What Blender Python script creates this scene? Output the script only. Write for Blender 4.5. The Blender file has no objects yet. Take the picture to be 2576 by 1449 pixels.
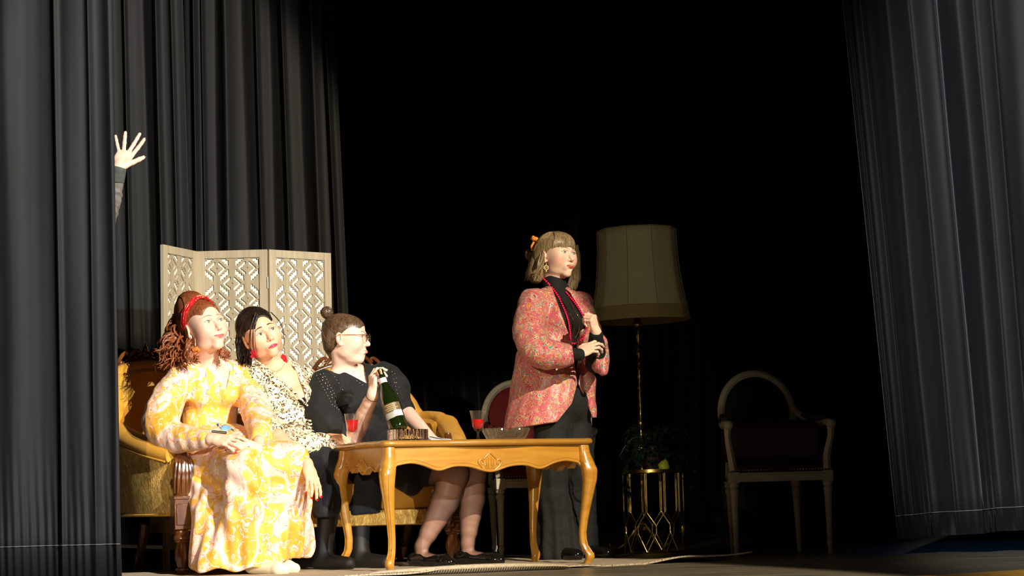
import bpy, bmesh, math, random
import numpy as np
from mathutils import Vector, Matrix
random.seed(7); np.random.seed(7)
scene = bpy.context.scene
COL = scene.collection
R = math.radians
# ------------------------------------------------------------------ camera
F = 5140.0; CX, CY = 1288.0, 724.5; PITCH = math.atan(519.5 / F); ROLL = 0.025
CAM = Vector((0, 0, 0.34))
cf = Vector((0, math.cos(PITCH), math.sin(PITCH)))
u0 = Vector((0, -math.sin(PITCH), math.cos(PITCH))); r0 = Vector((1, 0, 0))
cu = u0 * math.cos(ROLL) + r0 * math.sin(ROLL); cr = r0 * math.cos(ROLL) - u0 * math.sin(ROLL)
cd = bpy.data.cameras.new('camera'); cam = bpy.data.objects.new('camera', cd); COL.objects.link(cam)
cd.sensor_width = 36.0; cd.lens = F / 2576.0 * 36.0; cd.clip_end = 200
cam.matrix_world = Matrix(((cr.x, cu.x, -cf.x, CAM.x), (cr.y, cu.y, -cf.y, CAM.y), (cr.z, cu.z, -cf.z, CAM.z), (0, 0, 0, 1)))
scene.camera = cam
# ------------------------------------------------------------------ view, world, lights
scene.view_settings.view_transform = 'Standard'; scene.view_settings.look = 'None'
scene.view_settings.gamma = 1.0; scene.view_settings.use_curve_mapping = False
scene.view_settings.exposure = 0.0
wd = bpy.data.worlds.new('world'); scene.world = wd; wd.use_nodes = True
wd.node_tree.nodes['Background'].inputs[0].default_value = (0.8, 0.9, 1.0, 1)
wd.node_tree.nodes['Background'].inputs[1].default_value = 0.0012

def spot(name, loc, target, power, half_deg, blend, color, size=0.12, sx=1.0, sy=1.0):
    l = bpy.data.lights.new(name, 'SPOT'); o = bpy.data.objects.new(name, l); COL.objects.link(o)
    l.energy = power; l.spot_size = R(2 * half_deg); l.spot_blend = blend; l.color = color; l.shadow_soft_size = size
    o.location = loc
    o.rotation_euler = (Vector(target) - Vector(loc)).to_track_quat('-Z', 'Y').to_euler()
    o.scale = (sx, sy, 1)
    return o
# follow spot from the house, front right: its edge falls just right of the standing woman
spot('key_spot', (4.9, 1.7, 5.3), (-1.12, 9.95, 1.0), 6300, 9.0, 0.16, (1.0, 0.86, 0.64), 0.05, 1.0, 2.1)
# taller wash that rakes the black drapes on the left
spot('drape_wash', (4.5, 1.2, 3.4), (-2.6, 11.0, 2.0), 4200, 15, 0.7, (0.88, 0.93, 1.0), 0.08, 0.66, 1.4)
# house wash on the right hand curtain, from the left
spot('right_wash', (-1.0, 0.5, 4.0), (3.05, 10.0, 1.6), 6000, 11, 0.6, (1.0, 0.98, 0.97), 0.1, 0.70, 1.5)
# added fill, low and from the left, to brighten legs under the table
spot('fill_spot', (-2.6, -3.0, 2.3), (-0.62, 10.0, 0.50), 2300, 5.4, 0.35, (1.0, 0.84, 0.6), 0.06, 1.0, 0.72)
# weak general front light
spot('front_wash', (0.5, -2.0, 3.2), (0.6, 9.4, 0.0), 45, 20, 0.8, (1.0, 0.9, 0.68), 0.2)
spot('apron_fill', (0.8, -1.0, 3.0), (1.2, 8.7, 0.0), 420, 14, 0.5, (1.0, 0.93, 0.72), 0.1, 1.0, 0.17)  # unseen spot added to brighten the floor at the stage front
spot('lamp_fill', (0.2, -2.0, 3.6), (0.66, 11.7, 1.2), 360, 3.2, 0.7, (1.0, 0.9, 0.58), 0.1, 1.0, 1.9)  # unseen narrow spot added to brighten the lamp shade
spot('backlight_blue', (3.4, 14.5, 3.0), (2.7, 11.0, 0.0), 9, 16, 0.8, (0.1, 0.45, 1.0), 0.1)

def W(x, y, D):
    d = cf + cr * ((x - CX) / F) + cu * ((CY - y) / F)
    return CAM + d * (D / d.y)
def S(D): return F / D
# ------------------------------------------------------------------ materials
MATS = {}
class NT:
    def __init__(s, name):
        s.m = bpy.data.materials.new(name); s.m.use_nodes = True; s.t = s.m.node_tree
        s.b = s.t.nodes['Principled BSDF']; MATS[name] = s.m
    def n(s, typ, ins=None, **kw):
        nd = s.t.nodes.new(typ)
        for k, v in kw.items(): setattr(nd, k, v)
        for k, v in (ins or {}).items():
            if isinstance(v, bpy.types.NodeSocket): s.t.links.new(v, nd.inputs[k])
            else: nd.inputs[k].default_value = v
        return nd
    def set(s, **kw):
        for k, v in kw.items():
            k = k.replace('_', ' ')
            if isinstance(v, bpy.types.NodeSocket): s.t.links.new(v, s.b.inputs[k])
            else: s.b.inputs[k].default_value = v
    def coord(s, scale=(1, 1, 1), rot=(0, 0, 0), kind='Object'):
        tc = s.n('ShaderNodeTexCoord'); mp = s.n('ShaderNodeMapping', {'Vector': tc.outputs[kind], 'Scale': scale, 'Rotation': rot})
        return mp.outputs[0]
    def noise(s, vec, scale, detail=3, dist=0.0, rough=0.5):
        return s.n('ShaderNodeTexNoise', {'Vector': vec, 'Scale': scale, 'Detail': detail, 'Distortion': dist, 'Roughness': rough})
    def ramp(s, fac, stops, interp='LINEAR'):
        r = s.n('ShaderNodeValToRGB', {'Fac': fac}); cr_ = r.color_ramp; cr_.interpolation = interp
        while len(cr_.elements) < len(stops): cr_.elements.new(0.5)
        for e, (p, c) in zip(cr_.elements, stops): e.position = p; e.color = (*c, 1)
        return r.outputs[0]
    def mix(s, fac, a, b, mode='MIX'):
        m = s.n('ShaderNodeMix', data_type='RGBA', blend_type=mode)
        for i, v in ((0, fac), (6, a), (7, b)):
            if isinstance(v, bpy.types.NodeSocket): s.t.links.new(v, m.inputs[i])
            else: m.inputs[i].default_value = (*v, 1) if isinstance(v, tuple) and len(v) == 3 else v
        return m.outputs[2]
    def math(s, op, a, b=0.0):
        m = s.n('ShaderNodeMath', operation=op)
        for i, v in ((0, a), (1, b)):
            if isinstance(v, bpy.types.NodeSocket): s.t.links.new(v, m.inputs[i])
            else: m.inputs[i].default_value = v
        return m.outputs[0]
    def bump(s, h, strength=0.3, dist=0.01):
        b = s.n('ShaderNodeBump', {'Height': h, 'Strength': strength, 'Distance': dist}); s.set(Normal=b.outputs[0])
def plain(name, col, rough=0.5, metal=0.0, vary=0.12, scale=30, bump=0.0, **kw):
    t = NT(name); v = t.coord(); n = t.noise(v, scale, 4)
    c1 = tuple(min(1, c * (1 + vary)) for c in col); c2 = tuple(c * (1 - vary) for c in col)
    t.set(Base_Color=t.ramp(n.outputs[0], [(0.3, c2), (0.7, c1)]), Roughness=rough, Metallic=metal, **kw)
    if bump: t.bump(n.outputs[0], bump)
    return t.m
def wood(name, c1, c2, rough=0.35, sc=(3, 3, 40), stretch_axis=None, coat=0.0, bump=0.1):
    t = NT(name); v = t.coord(sc); n = t.noise(v, 1.6, 6, 1.2); n2 = t.noise(t.coord(), 7, 3)
    c = t.ramp(n.outputs[0], [(0.3, c1), (0.7, c2)])
    c = t.mix(t.math('MULTIPLY', n2.outputs[0], 0.35), c, tuple(x * 0.6 for x in c1))
    t.set(Base_Color=c, Roughness=rough, Coat_Weight=coat, Coat_Roughness=0.2); t.bump(n.outputs[0], bump, 0.004)
    return t.m
# drapes
def drape(name, col, sheen, vary=0.25):
    t = NT(name); v = t.coord((1, 1, 0.25)); n = t.noise(v, 9, 4); f = t.noise(t.coord(), 600, 2)
    t.set(Base_Color=t.ramp(n.outputs[0], [(0.3, tuple(c * (1 - vary) for c in col)), (0.7, tuple(c * (1 + vary) for c in col))]),
          Roughness=0.7, Sheen_Weight=sheen, Sheen_Roughness=0.25, Sheen_Tint=(0.85, 0.87, 1.0, 1), Specular_IOR_Level=0.35)
    t.bump(f.outputs[0], 0.15, 0.002); return t.m
M_drape = drape('front_curtain_cloth', (0.0052, 0.0060, 0.0078), 0.24)
M_drape2 = drape('rear_drape_cloth', (0.0034, 0.0034, 0.0037), 0.16)
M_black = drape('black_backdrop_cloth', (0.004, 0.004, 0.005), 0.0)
M_rear = drape('rear_curtain_cloth', (0.0045, 0.0045, 0.005), 0.02)
M_hem = plain('hem_thread', (0.16, 0.16, 0.17), 0.7)
# floor
t = NT('stage_floor_wood'); v = t.coord((0.5, 7, 1)); n = t.noise(v, 3.2, 8, 0.4, 0.65); n2 = t.noise(t.coord((1.5, 30, 1)), 3, 5)
c = t.ramp(n.outputs[0], [(0.35, (0.06, 0.054, 0.037)), (0.6, (0.17, 0.15, 0.10)), (0.75, (0.27, 0.24, 0.165))])
t.set(Base_Color=c, Roughness=t.ramp(n2.outputs[0], [(0.35, (0.22,) * 3), (0.7, (0.5,) * 3)])); t.bump(n2.outputs[0], 0.12, 0.003); M_floor = t.m
M_nose = wood('stage_edge_wood', (0.55, 0.27, 0.04), (0.75, 0.42, 0.08), 0.4, (0.8, 12, 12))
M_wall = plain('black_wall_paint', (0.006, 0.006, 0.006), 0.9)
# furniture
M_table = wood('table_fruitwood', (0.42, 0.185, 0.018), (0.57, 0.28, 0.036), 0.3, (2, 14, 14), coat=0.35)
M_tdark = wood('table_top_wood', (0.33, 0.15, 0.022), (0.52, 0.26, 0.045), 0.22, (2, 14, 14), coat=0.5)
M_walnut = wood('settee_walnut', (0.075, 0.022, 0.006), (0.20, 0.066, 0.016), 0.25, (10, 10, 3), coat=0.6)
t = NT('mustard_velvet'); n = t.noise(t.coord(), 14, 4); n2 = t.noise(t.coord(), 300, 2)
t.set(Base_Color=t.ramp(n.outputs[0], [(0.3, (0.56, 0.26, 0.022)), (0.7, (0.68, 0.34, 0.042))]), Roughness=0.6, Sheen_Weight=0.25, Sheen_Tint=(1, 0.75, 0.3, 1))
t.bump(n2.outputs[0], 0.2, 0.002); M_velvet = t.m
t = NT('crushed_gold_velvet'); v = t.coord((1, 1, 0.45)); n = t.noise(v, 38, 5, 2.5, 0.6)
t.set(Base_Color=t.ramp(n.outputs[0], [(0.35, (0.42, 0.21, 0.018)), (0.52, (0.66, 0.36, 0.04)), (0.66, (0.95, 0.66, 0.20))]), Roughness=0.42, Sheen_Weight=0.3)
t.bump(n.outputs[0], 0.9, 0.012); M_crush = t.m
M_white = plain('antique_white_paint', (0.50, 0.47, 0.36), 0.45, vary=0.1, scale=18)
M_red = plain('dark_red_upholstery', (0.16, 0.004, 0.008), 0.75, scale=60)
M_maroon = plain('maroon_and_dimmed_red', (0.035, 0.004, 0.004), 0.6)  # pot and cushion; also red chair pads dimmed as if in shade
M_brass = plain('aged_brass', (0.55, 0.38, 0.12), 0.25, 1.0)
M_stud = plain('brass_stud', (0.6, 0.45, 0.2), 0.3, 1.0)
t = NT('lamp_shade_parchment'); n = t.noise(t.coord(), 5, 4)
t.set(Base_Color=t.ramp(n.outputs[0], [(0.3, (0.58, 0.52, 0.33)), (0.7, (0.68, 0.62, 0.41))]), Roughness=0.7); M_shade = t.m
M_shade2 = plain('lamp_trim_braid', (0.42, 0.32, 0.14), 0.7, bump=0.5, scale=160)
M_leaf = plain('ivy_leaf', (0.012, 0.032, 0.014), 0.4)
M_pear = plain('lime_green_pear', (0.42, 0.50, 0.04), 0.5)
M_screen = wood('greywashed_screen_wood', (0.36, 0.29, 0.18), (0.50, 0.42, 0.28), 0.6, (22, 22, 1.6))
M_lattice = wood('carved_lattice_wood', (0.32, 0.26, 0.16), (0.46, 0.38, 0.25), 0.65, (30, 30, 1.6))
M_back = plain('white_screen_backing', (0.84, 0.79, 0.66), 0.6, vary=0.03)
t = NT('beige_rug'); n = t.noise(t.coord(), 60, 5)
t.set(Base_Color=t.ramp(n.outputs[0], [(0.3, (0.36, 0.28, 0.19)), (0.7, (0.50, 0.41, 0.29))]), Roughness=0.9); t.bump(n.outputs[0], 0.8, 0.006); M_rug = t.m
t = NT('rug_ribbed_underside'); w = t.n('ShaderNodeTexWave', {'Vector': t.coord(rot=(0, 0, R(-25))), 'Scale': 26.0}); 
t.set(Base_Color=t.ramp(w.outputs['Fac'], [(0.35, (0.10, 0.07, 0.045)), (0.6, (0.5, 0.42, 0.30))]), Roughness=0.9); M_rib = t.m
def glassm(name, col=(1, 1, 1), rough=0.02, ior=1.45):
    t = NT(name); t.set(Base_Color=(*col, 1), Roughness=rough, Transmission_Weight=1.0, IOR=ior); return t.m
def thin_glass(name, tint, body, rough):
    t = NT(name); tr = t.n('ShaderNodeBsdfTransparent', {'Color': (*tint, 1)}); gl = t.n('ShaderNodeBsdfGlossy', {'Color': (1, 1, 1, 1), 'Roughness': rough})
    tl = t.n('ShaderNodeBsdfTranslucent', {'Color': (0.85, 0.85, 0.78, 1)}); lw = t.math('ADD', t.math('MULTIPLY', t.math('POWER', t.n('ShaderNodeLayerWeight', {'Blend': 0.5}).outputs['Facing'], 2.5), 0.75), 0.04)
    m0 = t.n('ShaderNodeMixShader', {0: body, 1: tr.outputs[0], 2: tl.outputs[0]}); m1 = t.n('ShaderNodeMixShader', {0: lw, 1: m0.outputs[0], 2: gl.outputs[0]})
    out = [n for n in t.t.nodes if n.type == 'OUTPUT_MATERIAL'][0]; t.t.links.new(m1.outputs[0], out.inputs[0]); return t.m
M_rglass = glassm('pressed_glass'); M_glass = thin_glass('clear_glass', (0.96, 0.97, 0.95), 0.05, 0.03); M_cut = thin_glass('cut_crystal', (0.85, 0.86, 0.80), 0.30, 0.12)
t = NT('red_wine'); t.set(Base_Color=(0.9, 0.012, 0.02, 1), Roughness=0.05, Transmission_Weight=0.55, IOR=1.33); M_wine = t.m
t = NT('dark_green_glass'); t.set(Base_Color=(0.007, 0.013, 0.002, 1), Roughness=0.06, Coat_Weight=0.6, Specular_IOR_Level=0.7); M_bottle = t.m
M_paper = plain('white_paper', (0.8, 0.8, 0.78), 0.6, vary=0.03)
M_silver = plain('dark_silver', (0.25, 0.25, 0.25), 0.15, 1.0)
M_nut = plain('roasted_nut', (0.55, 0.30, 0.08), 0.5)
M_tissue = plain('pale_blue_tissue', (0.22, 0.42, 0.72), 0.6)
M_phone = plain('black_plastic', (0.01, 0.01, 0.013), 0.2)
# ------------------------------------------------------------------ object helpers
def link(o, parent=None):
    COL.objects.link(o)
    if parent: o.parent = parent
    return o
def tag(o, label, cat, group=None, kind=None):
    o['label'] = label; o['category'] = cat
    if group: o['group'] = group
    if kind: o['kind'] = kind
    return o
def thing(name, label, cat, loc=(0, 0, 0), rz=0.0, group=None):
    o = bpy.data.objects.new(name, None); o.empty_display_size = 0.1; link(o); o.location = loc; o.rotation_euler = (0, 0, rz)
    return tag(o, label, cat, group)
def struct(o): o['kind'] = 'structure'; return o
def np_mesh(name, V, Q, mat, parent=None, smooth=True, col=None):
    me = bpy.data.meshes.new(name); V = np.asarray(V, np.float32); Q = np.asarray(Q, np.int32)
    me.vertices.add(len(V)); me.vertices.foreach_set('co', V.ravel())
    k = Q.shape[1]; me.loops.add(Q.size); me.loops.foreach_set('vertex_index', Q.ravel())
    me.polygons.add(len(Q)); me.polygons.foreach_set('loop_start', np.arange(len(Q), dtype=np.int32) * k)
    me.polygons.foreach_set('use_smooth', np.full(len(Q), smooth, bool))
    me.update(calc_edges=True)
    if col is not None:
        a = me.color_attributes.new('Col', 'FLOAT_COLOR', 'POINT'); a.data.foreach_set('color', np.asarray(col, np.float32).ravel())
    me.materials.append(mat)
    o = bpy.data.objects.new(name, me); return link(o, parent)
def crom(pts, n=6):
    P = [Vector(p) for p in pts]; out = []
    if len(P) < 3: return P
    for i in range(len(P) - 1):
        a, b, c, d = P[max(i - 1, 0)], P[i], P[i + 1], P[min(i + 2, len(P) - 1)]
        for j in range(n):
            s = j / n
            out.append(0.5 * ((2 * b) + (c - a) * s + (2 * a - 5 * b + 4 * c - d) * s * s + (3 * b - a - 3 * c + d) * s ** 3))
    out.append(P[-1]); return out
def interp(vals, n):
    return np.interp(np.linspace(0, len(vals) - 1, n), range(len(vals)), vals)
class MB:
    def __init__(s): s.v = []; s.f = []
    def add(s, vs, fs):
        b = len(s.v); s.v += [tuple(v) for v in vs]; s.f += [tuple(i + b for i in f) for f in fs]
    def box(s, lo, hi, M=None):
        x0, y0, z0 = lo; x1, y1, z1 = hi
        vs = [Vector(p) for p in ((x0,y0,z0),(x1,y0,z0),(x1,y1,z0),(x0,y1,z0),(x0,y0,z1),(x1,y0,z1),(x1,y1,z1),(x0,y1,z1))]
        if M: vs = [M @ v for v in vs]
        s.add(vs, [(0,3,2,1),(4,5,6,7),(0,1,5,4),(1,2,6,5),(2,3,7,6),(3,0,4,7)]); return s
    def tube(s, pts, rad, sides=8, sm=0, flat=1.0, up=None):
        P = crom(pts, sm) if sm else [Vector(p) for p in pts]
        rr = interp(rad if hasattr(rad, '__len__') else [rad, rad], len(P)); n = len(P); vs = []; fs = []
        nrm = None
        for i in range(n):
            tg = (P[min(i + 1, n - 1)] - P[max(i - 1, 0)])
            tg = tg.normalized() if tg.length > 1e-9 else Vector((0, 0, 1))
            if nrm is None:
                nrm = up.copy() if up else (Vector((0, 0, 1)) if abs(tg.z) < 0.9 else Vector((0, 1, 0)))
            nrm = (nrm - tg * nrm.dot(tg)); nrm = nrm.normalized() if nrm.length > 1e-6 else tg.orthogonal().normalized()
            bn = tg.cross(nrm)
            for k in range(sides):
                a = 2 * math.pi * k / sides
                vs.append(P[i] + (bn * math.cos(a) + nrm * math.sin(a) * flat) * rr[i])
        for i in range(n - 1):
            for k in range(sides):
                k2 = (k + 1) % sides; fs.append((i * sides + k, i * sides + k2, (i + 1) * sides + k2, (i + 1) * sides + k))
        fs.append(tuple(range(sides - 1, -1, -1))); fs.append(tuple((n - 1) * sides + k for k in range(sides)))
        s.add(vs, fs); return s
    def lathe(s, prof, c=(0, 0, 0), sides=24, M=None, flute=0.0, nfl=8, fz=(0, 0)):
        vs = []; fs = []; n = len(prof)
        for (r, z) in prof:
            for k in range(sides):
                a = 2 * math.pi * k / sides; q = r
                if flute and fz[0] < z < fz[1]: q = r * (1 - flute * (0.5 + 0.5 * math.cos(a * nfl)))
                p = Vector((q * math.cos(a), q * math.sin(a), z)); vs.append((M @ p) if M else p + Vector(c))
        for i in range(n - 1):
            for k in range(sides):
                k2 = (k + 1) % sides; fs.append((i * sides + k, i * sides + k2, (i + 1) * sides + k2, (i + 1) * sides + k))
        fs.append(tuple(range(sides - 1, -1, -1))); fs.append(tuple((n - 1) * sides + k for k in range(sides)))
        s.add(vs, fs); return s
    def ball(s, c, r, M=None, n=8):
        r = (r, r, r) if not hasattr(r, '__len__') else r; vs = []; fs = []; c = Vector(c)
        for i in range(n + 1):
            th = math.pi * min(max(i, 0.05), n - 0.05) / n
            for k in range(2 * n):
                a = math.pi * k / n; p = Vector((r[0] * math.sin(th) * math.cos(a), r[1] * math.sin(th) * math.sin(a), r[2] * math.cos(th)))
                vs.append(c + (M @ p if M else p))
        m = 2 * n
        for i in range(n):
            for k in range(m): fs.append((i * m + k, (i + 1) * m + k, (i + 1) * m + (k + 1) % m, i * m + (k + 1) % m))
        fs.append(tuple(range(m))); fs.append(tuple(n * m + k for k in range(m - 1, -1, -1)))
        s.add(vs, fs); return s
    def loft(s, rings, cap=True, closed=True):
        m = len(rings[0]); vs = [p for r in rings for p in r]; fs = []
        for i in range(len(rings) - 1):
            for k in range(m if closed else m - 1):
                k2 = (k + 1) % m; fs.append((i * m + k, i * m + k2, (i + 1) * m + k2, (i + 1) * m + k))
        if cap and closed: fs.append(tuple(range(m - 1, -1, -1))); fs.append(tuple((len(rings) - 1) * m + k for k in range(m)))
        s.add(vs, fs); return s
    def build(s, name, mat, parent=None, smooth=True, bevel=0.0, solid=0.0, auto=True, sub=0):
        me = bpy.data.meshes.new(name); me.from_pydata(s.v, [], s.f); me.materials.append(mat)
        bm = bmesh.new(); bm.from_mesh(me); bmesh.ops.recalc_face_normals(bm, faces=bm.faces)
        if auto and smooth:
            for e in bm.edges:
                if len(e.link_faces) == 2 and e.calc_face_angle(0) > 0.75: e.smooth = False
        for f_ in bm.faces: f_.smooth = smooth
        bm.to_mesh(me); bm.free()
        o = bpy.data.objects.new(name, me)
        if bevel: md = o.modifiers.new('b', 'BEVEL'); md.width = bevel; md.segments = 2; md.limit_method = 'ANGLE'
        if solid: md = o.modifiers.new('s', 'SOLIDIFY'); md.thickness = solid
        if sub: md = o.modifiers.new('u', 'SUBSURF'); md.levels = sub; md.render_levels = sub
        return link(o, parent)
# ------------------------------------------------------------------ distance field modelling
class SD:
    """list of primitives, meshed by surface nets"""
    def __init__(s): s.p = []
    def _add(s, op, c, rad, fn, k): s.p.append((op, np.array(c, np.float32), float(rad), fn, float(k))); return s
    def ell(s, c, r, M=None, k=0.02, op='+'):
        r = (r, r, r) if not hasattr(r, '__len__') else r
        c_ = np.array(c, np.float32); r_ = np.array(r, np.float32); Mt = None if M is None else np.array(M.to_3x3(), np.float32)
        def fn(P):
            q = P - c_
            if Mt is not None: q = q @ Mt
            q = q / r_; k0 = np.sqrt(np.einsum('ij,ij->i', q, q)) + 1e-6; q = q / r_; k1 = np.sqrt(np.einsum('ij,ij->i', q, q)) + 1e-6
            return k0 * (k0 - 1) / k1
        return s._add(op, c_, max(r), fn, k)
    def cap(s, a, b, r1, r2=None, k=0.02, op='+'):
        r2 = r1 if r2 is None else r2; a_ = np.array(a, np.float32); b_ = np.array(b, np.float32); ab = b_ - a_; L = float((ab ** 2).sum()) + 1e-12
        def fn(P):
            q = P - a_; t = np.clip(q @ ab / L, 0, 1)
            w_ = q - t[:, None] * ab; return np.sqrt(np.einsum('ij,ij->i', w_, w_)) - (r1 + (r2 - r1) * t)
        return s._add(op, (a_ + b_) / 2, math.sqrt(L) / 2 + max(r1, r2), fn, k)
    def chain(s, pts, rad, k=0.02, sm=0):
        P = np.array([list(p) for p in (crom(pts, sm) if sm else pts)], np.float32); rr = interp(rad, len(P)).astype(np.float32)
        def fn(Q):
            best = None; m = (Q[0] + Q[-1]) / 2; hd = float(np.sqrt(((Q[0] - m) ** 2).sum())); A = P[:-1]; AB = P[1:] - A
            tt = np.clip(((m - A) * AB).sum(1) / ((AB ** 2).sum(1) + 1e-12), 0, 1); dm = np.sqrt(((m - A - tt[:, None] * AB) ** 2).sum(1)) - np.maximum(rr[:-1], rr[1:])
            for i in (np.nonzero(dm < dm.min() + 2 * hd + .06)[0] if len(Q) == 4913 else range(len(P) - 1)):
                ab = P[i + 1] - P[i]; q = Q - P[i]; t = np.clip(q @ ab / (float((ab ** 2).sum()) + 1e-12), 0, 1)
                w_ = q - t[:, None] * ab; e = np.sqrt(np.einsum('ij,ij->i', w_, w_)) - (rr[i] + (rr[i + 1] - rr[i]) * t)
                if best is None: best = e
                else: kk = .012; h = np.clip(.5 + .5 * (e - best) / kk, 0, 1); best = e + (best - e) * h - kk * h * (1 - h) * .5
            return best
        c = (P.min(0) + P.max(0)) / 2
        return s._add('+', c, float(np.sqrt(((P - c) ** 2).sum(1)).max() + rr.max()), fn, k)
    def half(s, c, n, k=0.004, reach=9.0):    # cut away the side the normal points to
        c_ = np.array(c, np.float32); n_ = np.array(Vector(n).normalized(), np.float32)
        return s._add('-', c_, reach, lambda P: -((P - c_) @ n_), k)
    def prism(s, px, Dmax, D=10.0, k=.003, reach=.6):   # cut out a neckline or opening drawn as a convex outline, seen from the house
        pts = [np.array(list((W(x, y, D) - CAM).normalized()), np.float32) for x, y in px]; cen = sum(pts) / len(pts); N = []
        for i in range(len(pts)):
            n = np.cross(pts[i], pts[(i + 1) % len(pts)]); n /= np.linalg.norm(n); N.append(-n if n @ cen > 0 else n)
        N = np.array(N, np.float32); cam_ = np.array(list(CAM), np.float32); c = W(sum(p[0] for p in px) / len(px), sum(p[1] for p in px) / len(px), D)
        return s._add('-', c, reach, lambda P: np.maximum(((P - cam_) @ N.T).max(1), P[:, 1] - Dmax), k)
    def fn(s, f, op='d', c=(0, 0, 0), rad=99, k=0.01): return s._add(op, c, rad, f, k)
    def ev(s, P, prims=None):
        d = np.full(len(P), 1.0, np.float32)
        for op, c, rad, f, k in (prims if prims is not None else s.p):
            if op == 'd': d = d + f(P); continue
            e = f(P)
            if op == '+':
                h = np.clip(0.5 + 0.5 * (e - d) / k, 0, 1); d = np.where(d > 0.9, e, e + (d - e) * h - k * h * (1 - h)) if True else d
            elif op == '-':
                e = -e; h = np.clip(0.5 - 0.5 * (e - d) / k, 0, 1); d = e + (d - e) * h + k * h * (1 - h)
            elif op == '&':
                h = np.clip(0.5 - 0.5 * (e - d) / k, 0, 1); d = e + (d - e) * h + k * h * (1 - h)
        return d
    def bounds(s, pad=0.02):
        lo = np.min([p[1] - p[2] for p in s.p if p[0] == '+'], 0) - pad; hi = np.max([p[1] + p[2] for p in s.p if p[0] == '+'], 0) + pad
        return lo, hi
    def net(s, h, lo=None, hi=None):
        l2, h2 = s.bounds(); lo = l2 if lo is None else np.maximum(l2, lo); hi = h2 if hi is None else np.minimum(h2, hi)
        B = 16; nb = np.maximum(1, np.ceil((hi - lo) / (h * B)).astype(int)); n = nb * B + 1
        G = np.full(tuple(n), 1.0, np.float32); ax = np.arange(B + 1, dtype=np.float32) * h
        loc = np.stack(np.meshgrid(ax, ax, ax, indexing='ij'), -1).reshape(-1, 3); hd = B * h * 0.87
        pc = np.array([p[1] for p in s.p]); pr = np.array([p[2] for p in s.p]); pk = np.array([p[4] for p in s.p])
        isp = np.array([p[0] == '+' for p in s.p]); alw = np.array([p[0] in 'd&' for p in s.p])
        for i in range(nb[0]):
            for j in range(nb[1]):
                for k in range(nb[2]):
                    o = lo + np.array([i, j, k]) * B * h; cc = o + B * h / 2
                    near = (np.sqrt(((pc - cc) ** 2).sum(1)) - pr) < hd + pk + 0.012
                    if not (near & isp).any(): continue
                    use = near | alw
                    d = s.ev(loc + o.astype(np.float32), [p for p, u_ in zip(s.p, use) if u_])
                    G[i*B:i*B+B+1, j*B:j*B+B+1, k*B:k*B+B+1] = d.reshape(B + 1, B + 1, B + 1)
        return nets(G, lo, h)
def nets(G, lo, h):
    ins = G < 0; nx, ny, nz = G.shape
    c = np.zeros((nx-1, ny-1, nz-1), np.int8)
    for a in (0, 1):
        for b in (0, 1):
            for d in (0, 1): c += ins[a:nx-1+a, b:ny-1+b, d:nz-1+d]
    act = np.argwhere((c > 0) & (c < 8)); idx = np.full(c.shape, -1, np.int32); idx[tuple(act.T)] = np.arange(len(act))
    acc = np.zeros((len(act), 3)); cnt = np.zeros(len(act))
    cor = [(a, b, d) for a in (0, 1) for b in (0, 1) for d in (0, 1)]
    val = {q: G[act[:, 0] + q[0], act[:, 1] + q[1], act[:, 2] + q[2]] for q in cor}
    for q in cor:
        for ax in range(3):
            if q[ax]: continue
            r = list(q); r[ax] = 1; r = tuple(r); v0, v1 = val[q], val[r]; m = (v0 < 0) != (v1 < 0)
            tt = np.where(m, v0 / np.where(m, v0 - v1, 1), 0); p = np.tile(np.array(q, float), (len(act), 1)); p[:, ax] = tt
            acc += p * m[:, None]; cnt += m
    V = (act + acc / cnt[:, None]) * h + lo
    Q = []
    for ax in range(3):
        o1, o2 = [(1, 2), (2, 0), (0, 1)][ax]
        s0 = [slice(0, None)] * 3; s1 = [slice(0, None)] * 3; s0[ax] = slice(0, -1); s1[ax] = slice(1, None)
        e = np.argwhere(ins[tuple(s0)] != ins[tuple(s1)])
        ok = (e[:, o1] > 0) & (e[:, o2] > 0) & (e[:, o1] < G.shape[o1] - 1) & (e[:, o2] < G.shape[o2] - 1); e = e[ok]
        if not len(e): continue
        flip = ins[tuple(s0)][tuple(e.T)]
        def cell(d1, d2):
            t_ = e.copy(); t_[:, o1] -= d1; t_[:, o2] -= d2; return idx[tuple(t_.T)]
        q = np.stack([cell(1, 1), cell(0, 1), cell(0, 0), cell(1, 0)], 1)
        q[~flip] = q[~flip][:, ::-1]; Q.append(q)
    Q = np.concatenate(Q); Q = Q[(Q >= 0).all(1)]
    return V, Q
def relax(V, Q, n=1, f=0.5):
    for _ in range(n):
        acc = np.zeros_like(V); cnt = np.zeros(len(V))
        for a in range(4):
            for b in ((a + 1) % 4, (a - 1) % 4):
                np.add.at(acc, Q[:, a], V[Q[:, b]]); np.add.at(cnt, Q[:, a], 1)
        V = V + f * (acc / np.maximum(cnt, 1)[:, None] - V)
    return V
import time as _tm
def sd_obj(name, sd, h, mat, parent=None, col=None, sm=1, regions=None):
    if regions is None: V, Q = sd.net(h); V = relax(V, Q, sm)
    else:
        Vs, Qs, b = [], [], 0
        for (lo, hi, hh) in regions:
            v, q = sd.net(hh, np.array(lo), np.array(hi)); v = relax(v, q, sm); Vs.append(v); Qs.append(q + b); b += len(v)
        V = np.concatenate(Vs); Q = np.concatenate(Qs)
    return np_mesh(name, V, Q, mat, parent, True, None if col is None else col(V))
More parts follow.
